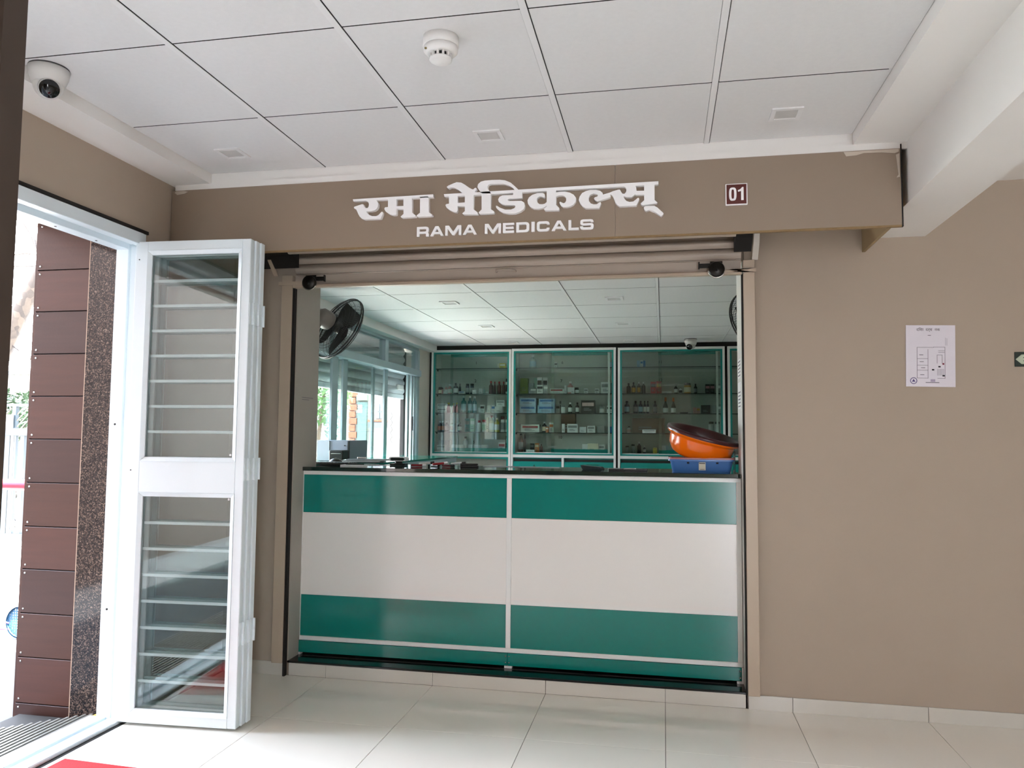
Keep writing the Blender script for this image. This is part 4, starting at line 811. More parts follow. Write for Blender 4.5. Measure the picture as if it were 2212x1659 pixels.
nb = thing('clad_building', 'dark clad building across the yard, mirrored in the door glass', 'building', (-5.6, -8, -.1))
MB().box(-9.0, -5.2, -15.0, -2.7, -.105, 5.5).build('dark_facade', mat('dark_cladding', '584a42', .6, var=.2, vs=2), nb)
for y, z in ((-6.2, 3.2), (-9.6, 2.9)): bx('facade_window', SIGNW, nb, -5.199, -5.17, y - .25, y + .25, z, z + .45)

# building and tree seen through the shop window
hb = thing('house_across', 'sunlit white house with red brick corner and barred windows', 'building', (-5, 9, -.1))
HW = mat('house_white', dim('8f8f8a', 0.6), .8, var=.04)
MB().box(-7.6, -3.0, 9.0, 12.0, -.105, 4.5).build('facade', HW, hb)
RB = mat('orange_red_brick', dim('94492f', 0.6), .8, var=.15, vs=8)
for k in range(9):
    z = 1.02 + .122 * k; w_ = .145 if k % 2 == 0 else .115
    bx('quoin_block', RB, hb, -5.51, -5.51 + w_, 8.96, 8.999, z, z + (.105 if k < 8 else .16), bevel=.004)
bx('door_panel', mat('grey_green_door', dim('4d6662', 0.6), .6), hb, -5.34, -5.17, 8.95, 8.999, 1.10, 1.90)
for z in (1.82, 1.74): bx('door_glazing', SIGNW, hb, -5.33, -5.26, 8.944, 8.949, z - .03, z + .03)
bx('lintel_band', mat('pale_green_paint', dim('6c7a68', 0.6), .8), hb, -5.36, -5.16, 8.93, 8.999, 1.93, 2.03)
for x0, x1 in ((-5.10, -5.05), (-5.01, -4.94), (-4.93, -4.87), (-4.85, -4.81)):
    for z0, z1 in ((1.61, 1.72), (1.74, 1.87)): bx('window_pane', mat('dark_window', dim('50606a', 0.6), .2), hb, x0, x1, 8.98, 8.999, z0, z1)
bx('brick_ledge', RB, hb, -5.13, -4.79, 8.90, 8.999, 1.55, 1.585)
bx('grey_awning', mat('blue_grey_sheet', dim('4d5a62', 0.5), .6), hb, -5.10, -4.80, 8.86, 8.999, 1.45, 1.54)
bx('low_vent', mat('vent_grey', dim('9aa0a0', 0.5), .6), hb, -5.34, -5.19, 8.97, 8.999, 1.0, 1.06)
m = MB()
for k in range(9): m.tube([(-4.70 + (.035 if k % 2 else -.0), 8.9, 1.72 - .06 * k), (-4.70 + (-.0 if k % 2 else .035), 8.9, 1.66 - .06 * k)], .009, 5)
o_ = m.build('zigzag_cable', BLACK, hb)
st = thing('street_tree', 'leafy green tree outside the left part of the shop window', 'tree', (-5.3, 7.6, -.1))
leaves((-5.15, 7.3, 2.0), (.38, .35, .55), 900, .055, LEAF2, 5).build('foliage', LEAF2, st, kind='stuff')
leaves((-5.0, 7.2, 1.45), (.14, .15, .25), 220, .045, LEAF2, 6).build('foliage', LEAF, st, kind='stuff')
MB().tube([(-5.45, 7.5, -.105), (-5.38, 7.4, 1.0), (-5.22, 7.3, 2.0)], [.05, .045, .02], 8).build('trunk', mat('bark_brown', dim('6b5847', 0.4), .9), st)

# ------------------------------------------------------------ shop interior shell
SW = mat('shop_wall_paint', 'cfc9bd', .7, var=.03)
ws = MB()
ws.box(-2.62, -2.43, .0, .42, -.1, 2.75); ws.box(-2.62, -2.43, 3.49, 4.3, -.1, 2.75); ws.box(-2.62, -2.43, .42, 3.49, 2.19, 2.75); ws.box(-2.62, -2.43, .42, 3.49, -.1, .85)
struct(ws.build('wall_shop_left', SW))
struct(bx('wall_shop_back', SW, None, -2.62, 6.0, 4.12, 4.3, 0, 2.75))
struct(bx('wall_shop_right', SW, None, 1.75, 1.9, .285, 4.12, 0, 2.75))
struct(bx('trim_5', WHITE, None, -2.43, -2.345, .286, 3.80, 2.19, 2.262))
sfl = struct(bx('floor_shop', FTILE, None, -2.43, 1.75, .285, 4.12, -.05, 0.0))
sc_ = struct(bx('ceiling_shop', WHITE, None, -2.43, 1.75, .285, 4.12, 2.275, 2.30))
xg, yg = -1.836, 1.53
xs = [-2.428, xg] + [xg + .6 * k for k in range(1, 6)] + [1.748]
yss = [.29] + [yg + .6 * k for k in range(-2, 5) if .3 < yg + .6 * k < 4.1] + [4.11]
for i in range(len(xs) - 1):
    for j in range(len(yss) - 1):
        ctile(sc_, xs[i] + .009, xs[i + 1] - .0125, yss[j] + .0015, yss[j + 1] - .002, 2.261)
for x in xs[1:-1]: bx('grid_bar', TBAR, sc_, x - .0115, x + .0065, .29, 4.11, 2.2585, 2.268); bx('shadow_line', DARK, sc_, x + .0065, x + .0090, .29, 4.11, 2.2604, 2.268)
for y in yss[1:-1]: bx('cross_line', DARK, sc_, -2.42, 1.74, y - .0018, y + .0014, 2.2606, 2.268)
bx('shadow_backing', DARK, sc_, -2.43, 1.75, .287, 4.118, 2.2715, 2.2745)
ordn = ('front', 'middle', 'rear')
for x, nm in ((-1.50, 'left'), (-.33, 'centre'), (.87, 'right')):
    for y, nm2 in ((1.28, 'front'), (2.46, 'middle'), (3.62, 'rear')):
        if nm == 'right' and nm2 != 'rear': continue
        downlight(x, y, 2.2605, .12, 'square light in the shop ceiling, %s column, %s row' % (nm, nm2), 'shop ceiling lights')
# ------------------------------------------------------------ street window of the shop
ALW = mat('window_aluminium', 'a9bcc0', .35, metal=.15, var=.03)
wn = struct(thing('window_1', None, None, (-2.45, 1.95, 1.12)))
def wbx(name, m, *b, **k): return bx(name, m, wn, *b, **k)
wbx('window_frame', ALW, -2.50, -2.43, .42, 3.46, 2.165, 2.19); wbx('transom_rail', ALW, -2.51, -2.405, .42, 3.475, 1.905, 1.968, bevel=.004)
wbx('window_frame', ALW, -2.50, -2.43, 3.43, 3.488, .85, 2.165); wbx('window_frame', ALW, -2.50, -2.43, .42, .46, .85, 2.165)
wbx('mullion', ALW, -2.485, -2.425, 2.49, 2.57, 1.968, 2.165, bevel=.003); wbx('mullion', ALW, -2.485, -2.425, 1.45, 1.53, 1.968, 2.165, bevel=.003)
for a, b in ((.46, 1.45), (1.53, 2.49), (2.57, 3.43)): wbx('upper_pane', GLASS, -2.460, -2.456, a, b, 1.968, 2.165)
for x, ya, yb, stl in ((-2.455, .50, 1.53, ((.50, .56), (1.425, 1.53))), (-2.478, 1.10, 2.68, ((1.68, 1.765), (2.60, 2.68))), (-2.50, 1.60, 2.42, ((2.37, 2.415),)), (-2.455, 2.90, 3.42, ((3.175, 3.23), (3.295, 3.345), (3.37, 3.425)))):
    for a, b in stl: wbx('sash_stile', ALW, x - .010, x + .010, a, b, .85, 1.905, bevel=.002)
    if ya < 2.8: wbx('sash_pane', GLASS, x - .002, x + .002, ya, yb, .86, 1.90)
wbx('window_sill', ALW, -2.51, -2.42, .42, 3.46, .84, .862)
wbx('latch', BLACK, -2.444, -2.436, 3.30, 3.33, 1.36, 1.50)
# half-lowered shutter outside that window
s2 = thing('street_shutter', 'grey steel shutter half lowered outside the shop window', 'shutter', (-2.6, 1.9, 1.68))
SG = mat('grey_shutter_steel', 'c2c6c6', .5, metal=.1, var=.08)
for k in range(7):
    z0 = 1.72 + .078 * k; P = []
    for q_ in range(7):
        u = q_ / 6; P.append((-2.585 + .014 * math.sin(PI * u), z0 + .076 * u))
    P += [(-2.600, z0 + .076), (-2.600, z0)]
    m = MB(); vs = [(a, .44, b) for a, b in P] + [(a, 3.44, b) for a, b in P]; n_ = len(P)
    m.add(vs, [list(range(n_)), list(range(n_, 2 * n_))] + [(i, (i + 1) % n_, n_ + (i + 1) % n_, n_ + i) for i in range(n_)]); m.build('slat', SG, s2)
bx('bottom_rail', SG, s2, -2.605, -2.575, .44, 3.44, 1.675, 1.718, bevel=.003)
bx('side_channel', DARK, s2, -2.61, -2.575, 3.43, 3.487, .86, 2.16)
m = MB(); m.box(-2.574, -2.55, 3.20, 3.36, 1.76, 1.81); m.build('lock_bracket', mat('pale_lock', 'd8d6cf', .4), s2, bevel=.004)
# ------------------------------------------------------------ side counter under the window
sd = thing('glass_showcase_counter', 'glass-topped showcase counter running along the street window', 'counter', (-2.1, 1.8, .0))
bx('base_panel', TEALD, sd, -2.41, -1.90, .67, 2.86, 0, .70)
bx('glass_top', GEDGE, sd, -2.42, -1.86, .665, 2.90, 1.112, 1.126, bevel=.001)
for y in (.70, 1.25, 1.80, 2.35, 2.60, 2.87):
    bx('showcase_post', ALU2, sd, -1.89, -1.872, y - .009, y + .009, .70, 1.078)
bx('top_frame', ALU2, sd, -1.892, -1.868, .67, 2.885, 1.078, 1.111); bx('end_frame', ALU2, sd, -2.40, -1.893, 2.862, 2.885, 1.078, 1.111)
bx('showcase_pane', GLASSB, sd, -1.884, -1.880, .68, 2.86, .705, 1.077); bx('showcase_back', TEALD, sd, -2.41, -2.40, .67, 2.86, .701, 1.075)
bx('inner_shelf', BLACK, sd, -2.39, -1.90, .68, 2.84, .88, .888)

# ------------------------------------------------------------ medicine cabinets
def cabinet(x0, x1, nm, label, z1=2.212, drawers=2):
    t = thing('medicine_cabinet', label, 'cabinet', ((x0 + x1) / 2, 3.8, 0))
    y0, y1 = 3.80, 4.115; f = .022
    bx('side_panel', FRAMEW, t, x0, x0 + f, y0, y1, 0, z1, bevel=.0015); bx('side_panel', FRAMEW, t, x1 - f, x1, y0, y1, 0, z1, bevel=.0015)
    bx('top_panel', FRAMEW, t, x0 + f, x1 - f, y0, y1, z1 - .024, z1); bx('mid_rail', FRAMEW, t, x0 + f, x1 - f, y0, y0 + .02, 1.098, 1.126)
    bx('cabinet_bottom', FRAMEW, t, x0 + f, x1 - f, y0 + .02, y1, 1.132, 1.149)
    bx('back_panel', BACKP, t, x0 + f, x1 - f, 4.10, 4.11, 1.15, z1 - .024)
    a, b = x0 + f, x1 - f; g = .018
    for q in ((a, a + g, 1.1262, z1 - .025), (b - g, b, 1.1262, z1 - .025)): bx('teal_lining', TEALD, t, q[0], q[1], y0 + .003, y0 + .04, q[2], q[3])
    bx('teal_lining', TEALD, t, a + g, b - g, y0 + .003, y0 + .04, 1.1262, 1.1425); bx('teal_lining', TEALD, t, a + g, b - g, y0 + .003, y0 + .04, z1 - .042, z1 - .025)
    xm = a + (b - a) * (.38 if nm != 'left' else .22)
    xe = b - g - (.045 if nm != 'left' else 0)
    if nm != 'edge':
        bx('door_strip', TEALD, t, xm, xe, y0 + .042, y0 + .048, z1 - .072, z1 - .042); bx('door_strip', TEALD, t, xm, xe, y0 + .042, y0 + .048, 1.1425, 1.187)
        bx('sliding_pane', GLASSB, t, a + g, xm + .03, y0 + .028, y0 + .031, 1.143, z1 - .043); bx('sliding_pane', GLASSB, t, xm, b - g, y0 + .034, y0 + .037, 1.143, z1 - .043)
        if nm != 'left': bx('sliding_pane_edge', FRAMEW, t, xe + .004, b - g - .022, y0 + .044, y0 + .048, 1.15, z1 - .045)
    for z in (2.022, 1.754, 1.554, 1.355):
        bx('glass_shelf', SHELFG, t, a + .002, b - .002, y0 + .055, 4.098, z - .008, z - .0006); bx('shelf_edge', mat('dark_shelf_edge', '1b2624', .3), t, a + .002, b - .002, y0 + .051, y0 + .0545, z - .0085, z - .0006)
        for x in (a + .001, b - .013): MB().box(x, x + .012, 3.93, 3.95, z - .022, z - .0085).build('shelf_clip', BLACK, t)
    if nm in ('left', 'middle'):
        hb_ = MB()
        for k in range(26):
            z = 1.20 + .037 * k; hb_.box(a + .0002, a + .0008, 3.925, 3.931, z, z + .006)
        hb_.build('peg_holes', BLACK, t, kind='stuff')
    bx('base_back', BACKP if nm == 'left' else TEALD, t, a, b, 3.90 if nm == 'left' else 3.83, 3.91 if nm == 'left' else 3.84, 0, 1.097)
    if nm == 'left':
        for q in ((a, a + .014), (b - .02, b)): bx('teal_lining', TEALD, t, q[0], q[1], y0 + .002, y0 + .06, 0, 1.097)
        bx('teal_lining', TEALD, t, a + .014, b - .02, y0 + .002, y0 + .06, 1.078, 1.097)
    else:
        xs_ = [(a, (a + b) / 2 - .011), ((a + b) / 2 + .011, b)] if drawers == 2 else [(a, b)]
        if drawers == 2: bx('divider', FRAMEW, t, (a + b) / 2 - .011, (a + b) / 2 + .011, y0, y0 + .028, .0, 1.097)
        for n, (p, q) in enumerate(xs_):
            dz = .23
            for r_ in range(4):
                zt = 1.088 - dz * r_
                d = bx('drawer', TEALD, t, p + .003, q - .003, y0 + .004, y0 + .024, zt - dz + .012, zt - .030, bevel=.002)
                bx('drawer_lip', BLACK, d, p + .01, q - .003, y0 + .012, y0 + .026, zt - .0295, zt - .004)
                if r_ == 0 and nm == 'middle': text_mesh('AB'[n], .032, .0006, ((p + q) / 2 - .03, y0 + .0025, zt - .075), name='drawer_letter', m=BLACK, parent=d, off=.001)
    return t
cabinet(-2.402, -1.545, 'left', 'teal-lined medicine cabinet with glass shelves, leftmost by the street window', drawers=0)
cabinet(-1.540, -.470, 'middle', 'medicine cabinet with sliding glass doors in the middle of the row', 2.216)
cabinet(-.450, .592, 'right', 'shaded medicine cabinet behind the orange tub, right of the middle one', 2.212, drawers=1)
cabinet(.618, 1.70, 'edge', 'cabinet at the far right, mostly hidden by the shop door jamb', 2.212, drawers=1)
struct(bx('trim_4', DARK, None, -2.43, 1.75, 3.83, 4.119, 2.2165, 2.2585))
for x0, x1 in ((-2.43, -2.403), (-.4695, -.4505), (.5925, .6175)): struct(bx('trim_6', DARK, None, x0, x1, 3.83, 4.11, 0, 2.214))
shelf_z = [2.195, 1.91, 1.665, 1.47, 1.27]
NUM = mat('number_black', '161616', .5)
for x, z, s_ in ((-1.988, 2.10, '1'), (-1.995, 1.905, '2'), (-2.005, 1.245, '5'), (-1.05, 2.095, '6'), (-1.06, 1.90, '7'), (-1.07, 1.672, '8'), (-1.07, 1.305, '10'), (-.03, 2.09, '11'), (-.03, 1.905, '12')):
    nm_ = {'1': 'left', '2': 'left', '5': 'left', '6': 'middle', '7': 'middle', '8': 'middle', '10': 'middle', '11': 'right', '12': 'right'}[s_]
    par = [o for o in bpy.data.objects if o.name.startswith('medicine_cabinet')][('left', 'middle', 'right').index(nm_)]
    text_mesh(s_, .042, .0006, (x, 4.0985, z), name='shelf_number', m=NUM, parent=par, off=.0006)

# ------------------------------------------------------------ medicines
PC = dict(white='dcdfe0', cream='d9d2b8', yellow='d8c34a', amber='5a2f1c', pink='c78f8b', maroon='4a1a20', black='15161a', navy='1d2740', clear='aab8b8', grey='9a9f9d', crimson='8e1530', red='a8202a',
          teal='3f7a80', palegreen='a9c9b8', olive='6b7430', lilac='7f80a8', green='27382c', paleblue='9fc0dc', dark='30332f', brown='5b4735', orange='c46a28', gold='b58a35', blue='2f62a0')
def pm(n): return mat('pack_' + n, PC[n], .35, var=.04, vs=25)
LABC = dict(white='e4e6e4', cream='ddd2b4', grey='8c9090', paleblue='a9c8d8', orange='c0602a', redwhite='d8b8b4', maroon='4a1a20', palegreen='a9c9b8', dark='2a2b2a', blue='3a6fae', red='a52a30', gold='b5892f', pinkspot='c08a94')
def lm(n): return mat('label_' + n, LABC[n], .4, var=.3 if n in ('redwhite', 'pinkspot') else .08, vs=60)
last = {}
for kind, x, y, z0, w_, h, body, cap, lab, label, st_, sid in ITEMS:
    if st_ == 'S':
        below = [q for q in last.get(sid, []) if abs(q[0] - x) < (q[1] + w_) / 2 - .01 and abs(q[3] - y) < .05 and q[2] < z0 + .03]
        if below: z0 = max(q[2] for q in below) + .0005
    else: z0 += .0004
    if h < .012: h = .016
    lo, hi = {'l': (-2.378, -1.569), 'm': (-1.516, -.494), 'r': (-.426, .568)}[sid[0]]
    x = min(max(x, lo + w_ / 2 + .003), hi - w_ / 2 - .003)
    y = min(y, 4.092 - max(w_ / 2 if kind in ('bottle', 'jar', 'tall') else min(.10, max(.035, w_ * .8)) / 2, .02))
    last.setdefault(sid, []).append((x, w_, z0 + h, y))
    cabn = {'l': 'left', 'm': 'middle', 'r': 'right'}[sid[0]]
    grp = 'medicines on the shelves of the %s cabinet' % cabn
    nm = {'box': 'medicine_carton', 'bottle': 'medicine_bottle', 'tall': 'long_necked_bottle', 'jar': 'medicine_jar', 'bag': 'soft_pack'}[kind]
    ct_ = {'box': 'carton', 'bottle': 'bottle', 'tall': 'bottle', 'jar': 'jar', 'bag': 'pack'}[kind]
    t = thing(nm, label, ct_, (x, y, z0), grp)
    if kind in ('box', 'bag'):
        d = min(.10, max(.035, w_ * .8)) / 2
        if kind == 'box':
            bx('carton_body', pm(body), t, x - w_ / 2, x + w_ / 2, y - d, y + d, z0, z0 + h, bevel=.0008)
            if h > .02:
                m = MB()
                if lab:
                    m.box(x - w_ * .42, x + w_ * .42, y - d - .0012, y - d - .0001, z0 + h * .55, z0 + h * .82)
                    m.build('printed_band', lm(lab), t)
                m = MB(); m.box(x - w_ * .3, x + w_ * .25, y - d - .0010, y - d - .0001, z0 + h * .22, z0 + h * .28); m.box(x - w_ * .3, x + w_ * .1, y - d - .0010, y - d - .0001, z0 + h * .36, z0 + h * .41)
                m.build('print_lines', mat('print_grey', '7d8286', .5), t)
        else:
            m = MB(); m.prism([(x - w_ / 2, z0), (x + w_ / 2, z0), (x + w_ * .46, z0 + h * .5), (x + w_ * .5, z0 + h * .8), (x + w_ * .3, z0 + h), (x - w_ * .2, z0 + h * .92), (x - w_ * .5, z0 + h * .97), (x - w_ * .42, z0 + h * .4)], y - .03, y + .01)
            m.build('pack_body', pm(body), t, bevel=.004)
        continue
    r_ = w_ / 2; sg_ = 18
    if kind == 'bottle':
        hc = min(.022, h * .16); hs = h * .74
        cr = r_ * .42
        MB().lathe([(0, z0), (r_ * .94, z0), (r_, z0 + h * .03), (r_, z0 + hs * .84), (r_ * .82, z0 + hs * .95), (cr, z0 + hs), (cr * .9, z0 + h - hc), (0, z0 + h - hc)], (x, y, 0), seg=sg_).build('bottle_body', pm(body), t)
        MB().lathe([(0, z0 + h - hc), (cr * 1.15, z0 + h - hc), (cr * 1.15, z0 + h - .001), (0, z0 + h)], (x, y, 0), seg=sg_).build('cap', pm(cap), t)
        if lab: MB().lathe([(r_ + .0004, z0 + h * .14), (r_ + .0008, z0 + h * .15), (r_ + .0008, z0 + h * .52), (r_ + .0004, z0 + h * .53)], (x, y, 0), seg=sg_).build('bottle_label', lm(lab), t)
    elif kind == 'tall':
        cr = r_ * .32
        MB().lathe([(0, z0), (r_ * .8, z0), (r_ * .86, z0 + .004), (r_ * .86, z0 + h * .42), (r_ * .6, z0 + h * .56), (cr, z0 + h * .68), (cr, z0 + h * .80), (0, z0 + h * .80)], (x, y, 0), seg=sg_).build('bottle_body', pm(body), t)
        MB().lathe([(0, z0 + h * .76), (cr * 1.15, z0 + h * .76), (cr * 1.15, z0 + h), (0, z0 + h)], (x, y, 0), seg=sg_).build('neck_foil', pm(cap), t)
        MB().lathe([(r_ * .865, z0 + h * .06), (r_ * .88, z0 + h * .07), (r_ * .88, z0 + h * .34), (r_ * .865, z0 + h * .35)], (x, y, 0), seg=sg_).build('bottle_label', lm(lab), t)
    else:
        hc = h * .2
        MB().lathe([(0, z0), (r_ * .94, z0), (r_, z0 + h * .04), (r_, z0 + h - hc - h * .07), (r_ * .85, z0 + h - hc), (0, z0 + h - hc)], (x, y, 0), seg=sg_).build('jar_body', pm(body), t)
        MB().lathe([(0, z0 + h - hc), (r_ * .92, z0 + h - hc), (r_ * .92, z0 + h - .001), (0, z0 + h)], (x, y, 0), seg=sg_).build('lid', pm(cap) if cap else pm(body), t)
        if lab: MB().lathe([(r_ + .0004, z0 + h * .16), (r_ + .0008, z0 + h * .17), (r_ + .0008, z0 + h * .6), (r_ + .0004, z0 + h * .61)], (x, y, 0), seg=sg_).build('jar_label', lm(lab), t)

# ------------------------------------------------------------ things on the service counter
CT = 1.1268
def lp(mb, name, m, t, bevel=0.0): return local(mb, name, m, t, bevel)
# blue tray, pink-rimmed tray nested in it, tilted orange tub
t = thing('blue_tray', 'blue plastic tray with a paper sticker on the counter under the orange tub', 'tray', (.195, .34, CT))
BLU = mat('blue_tray_plastic', '3f70b0', .35, var=.04); cx, cy = .195, .34
def ring(m, hw0, hd0, z0, hw1, hd1, z1, th=.003):
    def rr(hw, hd, z):
        P = []; r = .022
        for (sx, sy, a0) in ((1, 1, 0), (-1, 1, PI / 2), (-1, -1, PI), (1, -1, 1.5 * PI)):
            for k in range(5):
                a = a0 + PI / 2 * k / 4; P.append((cx + sx * (hw - r) + r * math.cos(a), cy + sy * (hd - r) + r * math.sin(a), z))
        return P
    A = rr(hw0, hd0, z0); B = rr(hw1, hd1, z1); n = len(A); A2 = rr(hw0 - th, hd0 - th, z0); B2 = rr(hw1 - th, hd1 - th, z1)
    m.add(A + B, [(i, (i + 1) % n, n + (i + 1) % n, n + i) for i in range(n)], True)
    m.add(A2 + B2, [(i, (i + 1) % n, n + (i + 1) % n, n + i) for i in range(n)], True)
    m.add(B + B2, [(i, (i + 1) % n, n + (i + 1) % n, n + i) for i in range(n)])
    m.add(A + A2, [(i, (i + 1) % n, n + (i + 1) % n, n + i) for i in range(n)])
    return A2
m = MB(); A = ring(m, .150, .105, CT, .163, .118, CT + .062); m.add(A, [list(range(len(A)))]); ring(m, .172, .127, CT + .060, .172, .127, CT + .068, .012); m.build('tray_shell', BLU, t)
for x in (.125, .275): bx('side_hole', DARK, t, x - .006, x + .006, .2205, .224, CT + .046, CT + .054)
st2 = bx('sticker', mat('cream_sticker', 'cfcab5', .5), t, .180, .215, .2185, .2225, CT + .012, CT + .054)
bx('sticker_band', BLACK, st2, .182, .213, .2178, .2184, CT + .046, CT + .051); bx('sticker_band', BLACK, st2, .186, .209, .2178, .2184, CT + .016, CT + .018)
t = thing('pink_rimmed_tray', 'dull pink plastic tray nested inside the blue tray', 'tray', (.195, .34, CT + .07))
m = MB(); A = ring(m, .128, .083, CT + .012, .160, .115, CT + .072); m.add(A, [list(range(len(A)))]); ring(m, .171, .126, CT + .0685, .171, .126, CT + .077, .014); m.build('tray_shell', mat('dull_pink_plastic', 'a0686c', .4), t)
t = thing('orange_tub', 'large orange plastic tub with dark red inside, tilted on the trays', 'tub', (.2, .36, 1.275)); t.rotation_euler = (math.radians(8), math.radians(15), 0)
ORG = mat('orange_plastic', 'ea6a08', .18, var=.03, coat=.4); MRN = mat('maroon_plastic', '3c1216', .3, var=.05)
lp(MB().lathe([(0, -.078), (.115, -.078), (.150, -.060), (.172, -.020), (.178, .022), (.180, .030), (.197, .036), (.200, .046)], seg=56), 'outer_shell', ORG, t)
lp(MB().lathe([(.2005, .046), (.203, .054), (.2005, .064), (.190, .067), (.178, .060), (.172, .020), (.160, -.030), (.135, -.062), (0, -.070)], seg=56), 'inner_shell_and_rim', MRN, t)
# clear sheet behind the tray
tag(bx('plastic_sleeve', glassm('cloudy_plastic', (.6, .7, .68), 2.0, .2), None, .372, .3745, .30, .42, CT, 1.24), 'clear plastic sleeve standing beside the blue tray', 'sleeve')
# left side: grey unit, small black printer, keyboard, mouse, papers
GRY = mat('grey_metal_case', '8b93a0', .35, metal=.3, var=.04)
t = thing('grey_computer_case', 'grey metal case standing on the glass counter by the window', 'computer', (-2.27, 1.25, CT))
bx('case_body', GRY, t, -2.40, -2.165, 1.12, 1.45, CT, 1.272, bevel=.004); bx('lit_side', mat('case_lit_side', 'b9c0c8', .4), t, -2.405, -2.315, 1.112, 1.1195, CT + .002, 1.268); bx('case_edge', BLACK, t, -2.178, -2.164, 1.112, 1.1195, CT + .002, 1.268)  # paler left plate paints the side light on the case
MB().lathe([(0, 1.11), (.004, 1.11), (.004, 1.1195), (0, 1.1195)], (-2.20, 0, 1.235), 'Y', 10).build('screw', BLACK, t)
t = thing('label_printer', 'small black box printer in front of the grey case', 'printer', (-2.23, 1.04, CT))
bx('printer_body', BLACK, t, -2.262, -2.160, .99, 1.085, CT, 1.205, bevel=.006); bx('paper_slot', CHROME, t, -2.245, -2.175, .988, .9898, 1.18, 1.184)
t = thing('keyboard', 'black computer keyboard lying at the left end of the counter', 'keyboard', (-1.99, .45, CT))
bx('key_base', BLACK, t, -2.20, -1.86, .38, .53, CT, 1.139, bevel=.003)
km = mat('key_black', '1d1d1f', .5)
for r_ in range(4):
    for k in range(14): MB().box(-2.19 + .0235 * k, -2.17 + .0235 * k, .392 + .033 * r_, .420 + .033 * r_, 1.1392, 1.1435).build('key', km, t)
t = thing('computer_mouse', 'black computer mouse behind the keyboard', 'mouse', (-2.03, .585, CT)); 
mm_ = MB(); mm_.lathe([(0, 0), (.034, .0), (.033, .012), (.026, .026), (.012, .034), (0, .036)], seg=20, M=Matrix.Diagonal((1.35, 1, 1, 1))); lp(mm_, 'mouse_shell', BLACK, t)
MB().box(-.004, .004, -.008, .008, .030, .0385).build('scroll_wheel', CHROME, None).parent = t
t = thing('clip_board', 'dark clipboard with loose papers lying on the side counter', 'clipboard', (-2.0, .92, CT)); t.rotation_euler.z = .3
lp(MB().box(-.16, .16, -.11, .11, 0, .006), 'board', BLACK, t, .001)
for k in range(4): lp(MB().box(-.15 + .02 * k, .13 + .03 * k, -.10 + .01 * k, .09, .0065 + .004 * k, .0095 + .004 * k), 'paper_sheet', mat('dark_paper', '3b3f42', .6) if k % 2 else SIGNW, t)
lp(MB().box(-.03, .03, .085, .108, .0225, .034), 'clip', CHROME, t, .002)
t = thing('tape_dispenser', 'white and black tape dispenser standing on the counter', 'dispenser', (-1.59, .52, CT))
m = MB(); m.prism([(-.045, 0), (.045, 0), (.05, .012), (-.05, .012)], -.03, .03); lp(m, 'dispenser_base', BLACK, t)
lp(MB().lathe([(0, .012), (.025, .012), (.022, .026), (0, .026)], seg=16), 'neck', BLACK, t)
m = MB(); m.prism([(-.048, .026), (.048, .026), (.055, .034), (.055, .044), (.048, .052), (-.048, .052), (-.055, .044), (-.055, .034)], -.028, .028); lp(m, 'holder_shell', SIGNW, t)
m = MB(); m.prism([(-.036, .030), (.036, .030), (.046, .038), (.046, .042), (.036, .047), (-.036, .047), (-.046, .042), (-.046, .038)], -.0295, -.0281); lp(m, 'dark_window', BLACK, t)
t = thing('receipt_pad', 'white receipt pad with pen near the left end of counter top', 'pad', (-1.79, .30, CT))
lp(MB().box(-.07, .07, -.035, .035, 0, .008), 'pad_sheets', SIGNW, t); lp(MB().tube([(-.05, 0, .012), (.06, .01, .012)], .004, 8), 'pen', BLACK, t)
rnd = random.Random(3)
for k, (cc, nm) in enumerate((('8e1c24', 'dark red'), ('e0dedb', 'white'), ('1b1b1b', 'black'), ('a02a2f', 'red'), ('6a1a20', 'maroon'), ('cfcfcf', 'silver'))):
    x = -1.42 + .045 * k; y = .40 + rnd.uniform(-.03, .05); a = rnd.uniform(-.9, .9); ca, sa = math.cos(a) * .045, math.sin(a) * .045
    t = thing('marker_pen', '%s marker pen lying in the heap of pens on the counter' % nm, 'pen', (x, y, CT), 'marker pens heaped on the counter')
    zz = .0075 + (.0085 if k % 2 else 0)
    lp(MB().tube([(-ca, -sa, zz), (ca * .5, sa * .5, zz + (.006 if k % 2 else 0))], .0072, 10), 'pen_barrel', mat('pen_' + nm.replace(' ', '_'), cc, .3), t)
    lp(MB().tube([(ca * .5, sa * .5, zz + (.006 if k % 2 else 0)), (ca, sa, zz + (.009 if k % 2 else 0))], .0080, 10), 'pen_cap', SIGNW if k in (0, 3) else BLACK, t)
t = thing('stapler', 'black stapler lying flat right of the pens', 'stapler', (-1.12, .42, CT)); lp(MB().box(-.055, .055, -.014, .014, 0, .010), 'stapler_base', BLACK, t, .002); lp(MB().box(-.055, .05, -.012, .012, .0105, .022), 'stapler_arm', BLACK, t, .003)
t = thing('steel_ruler', 'long pale steel ruler lying along the counter top', 'ruler', (-.75, .57, CT)); lp(MB().box(-.32, .14, -.02, .02, 0, .003), 'ruler_blade', ALU2, t)
t = thing('calculator', 'dark calculator propped on the counter right of the ruler', 'calculator', (-.385, .40, CT)); t.rotation_euler = (0, 0, -.1)
m = MB(); m.prism([(-.06, .0), (.05, .0), (.04, .014), (-.075, .024)], -.05, .05); lp(m, 'calculator_body', mat('slate_plastic', '2c3a3d', .3), t, .002)
lp(MB().box(-.05, .02, .02, .045, .0235, .0265), 'display', GEDGE, t)
t = thing('notebook', 'black notebook lying flat left of the blue tray', 'notebook', (-.20, .36, CT)); lp(MB().box(-.10, .11, -.07, .07, 0, .009), 'cover', BLACK, t, .001); lp(MB().box(-.02, .05, -.071, -.06, .0095, .014), 'pen', CHROME, t)

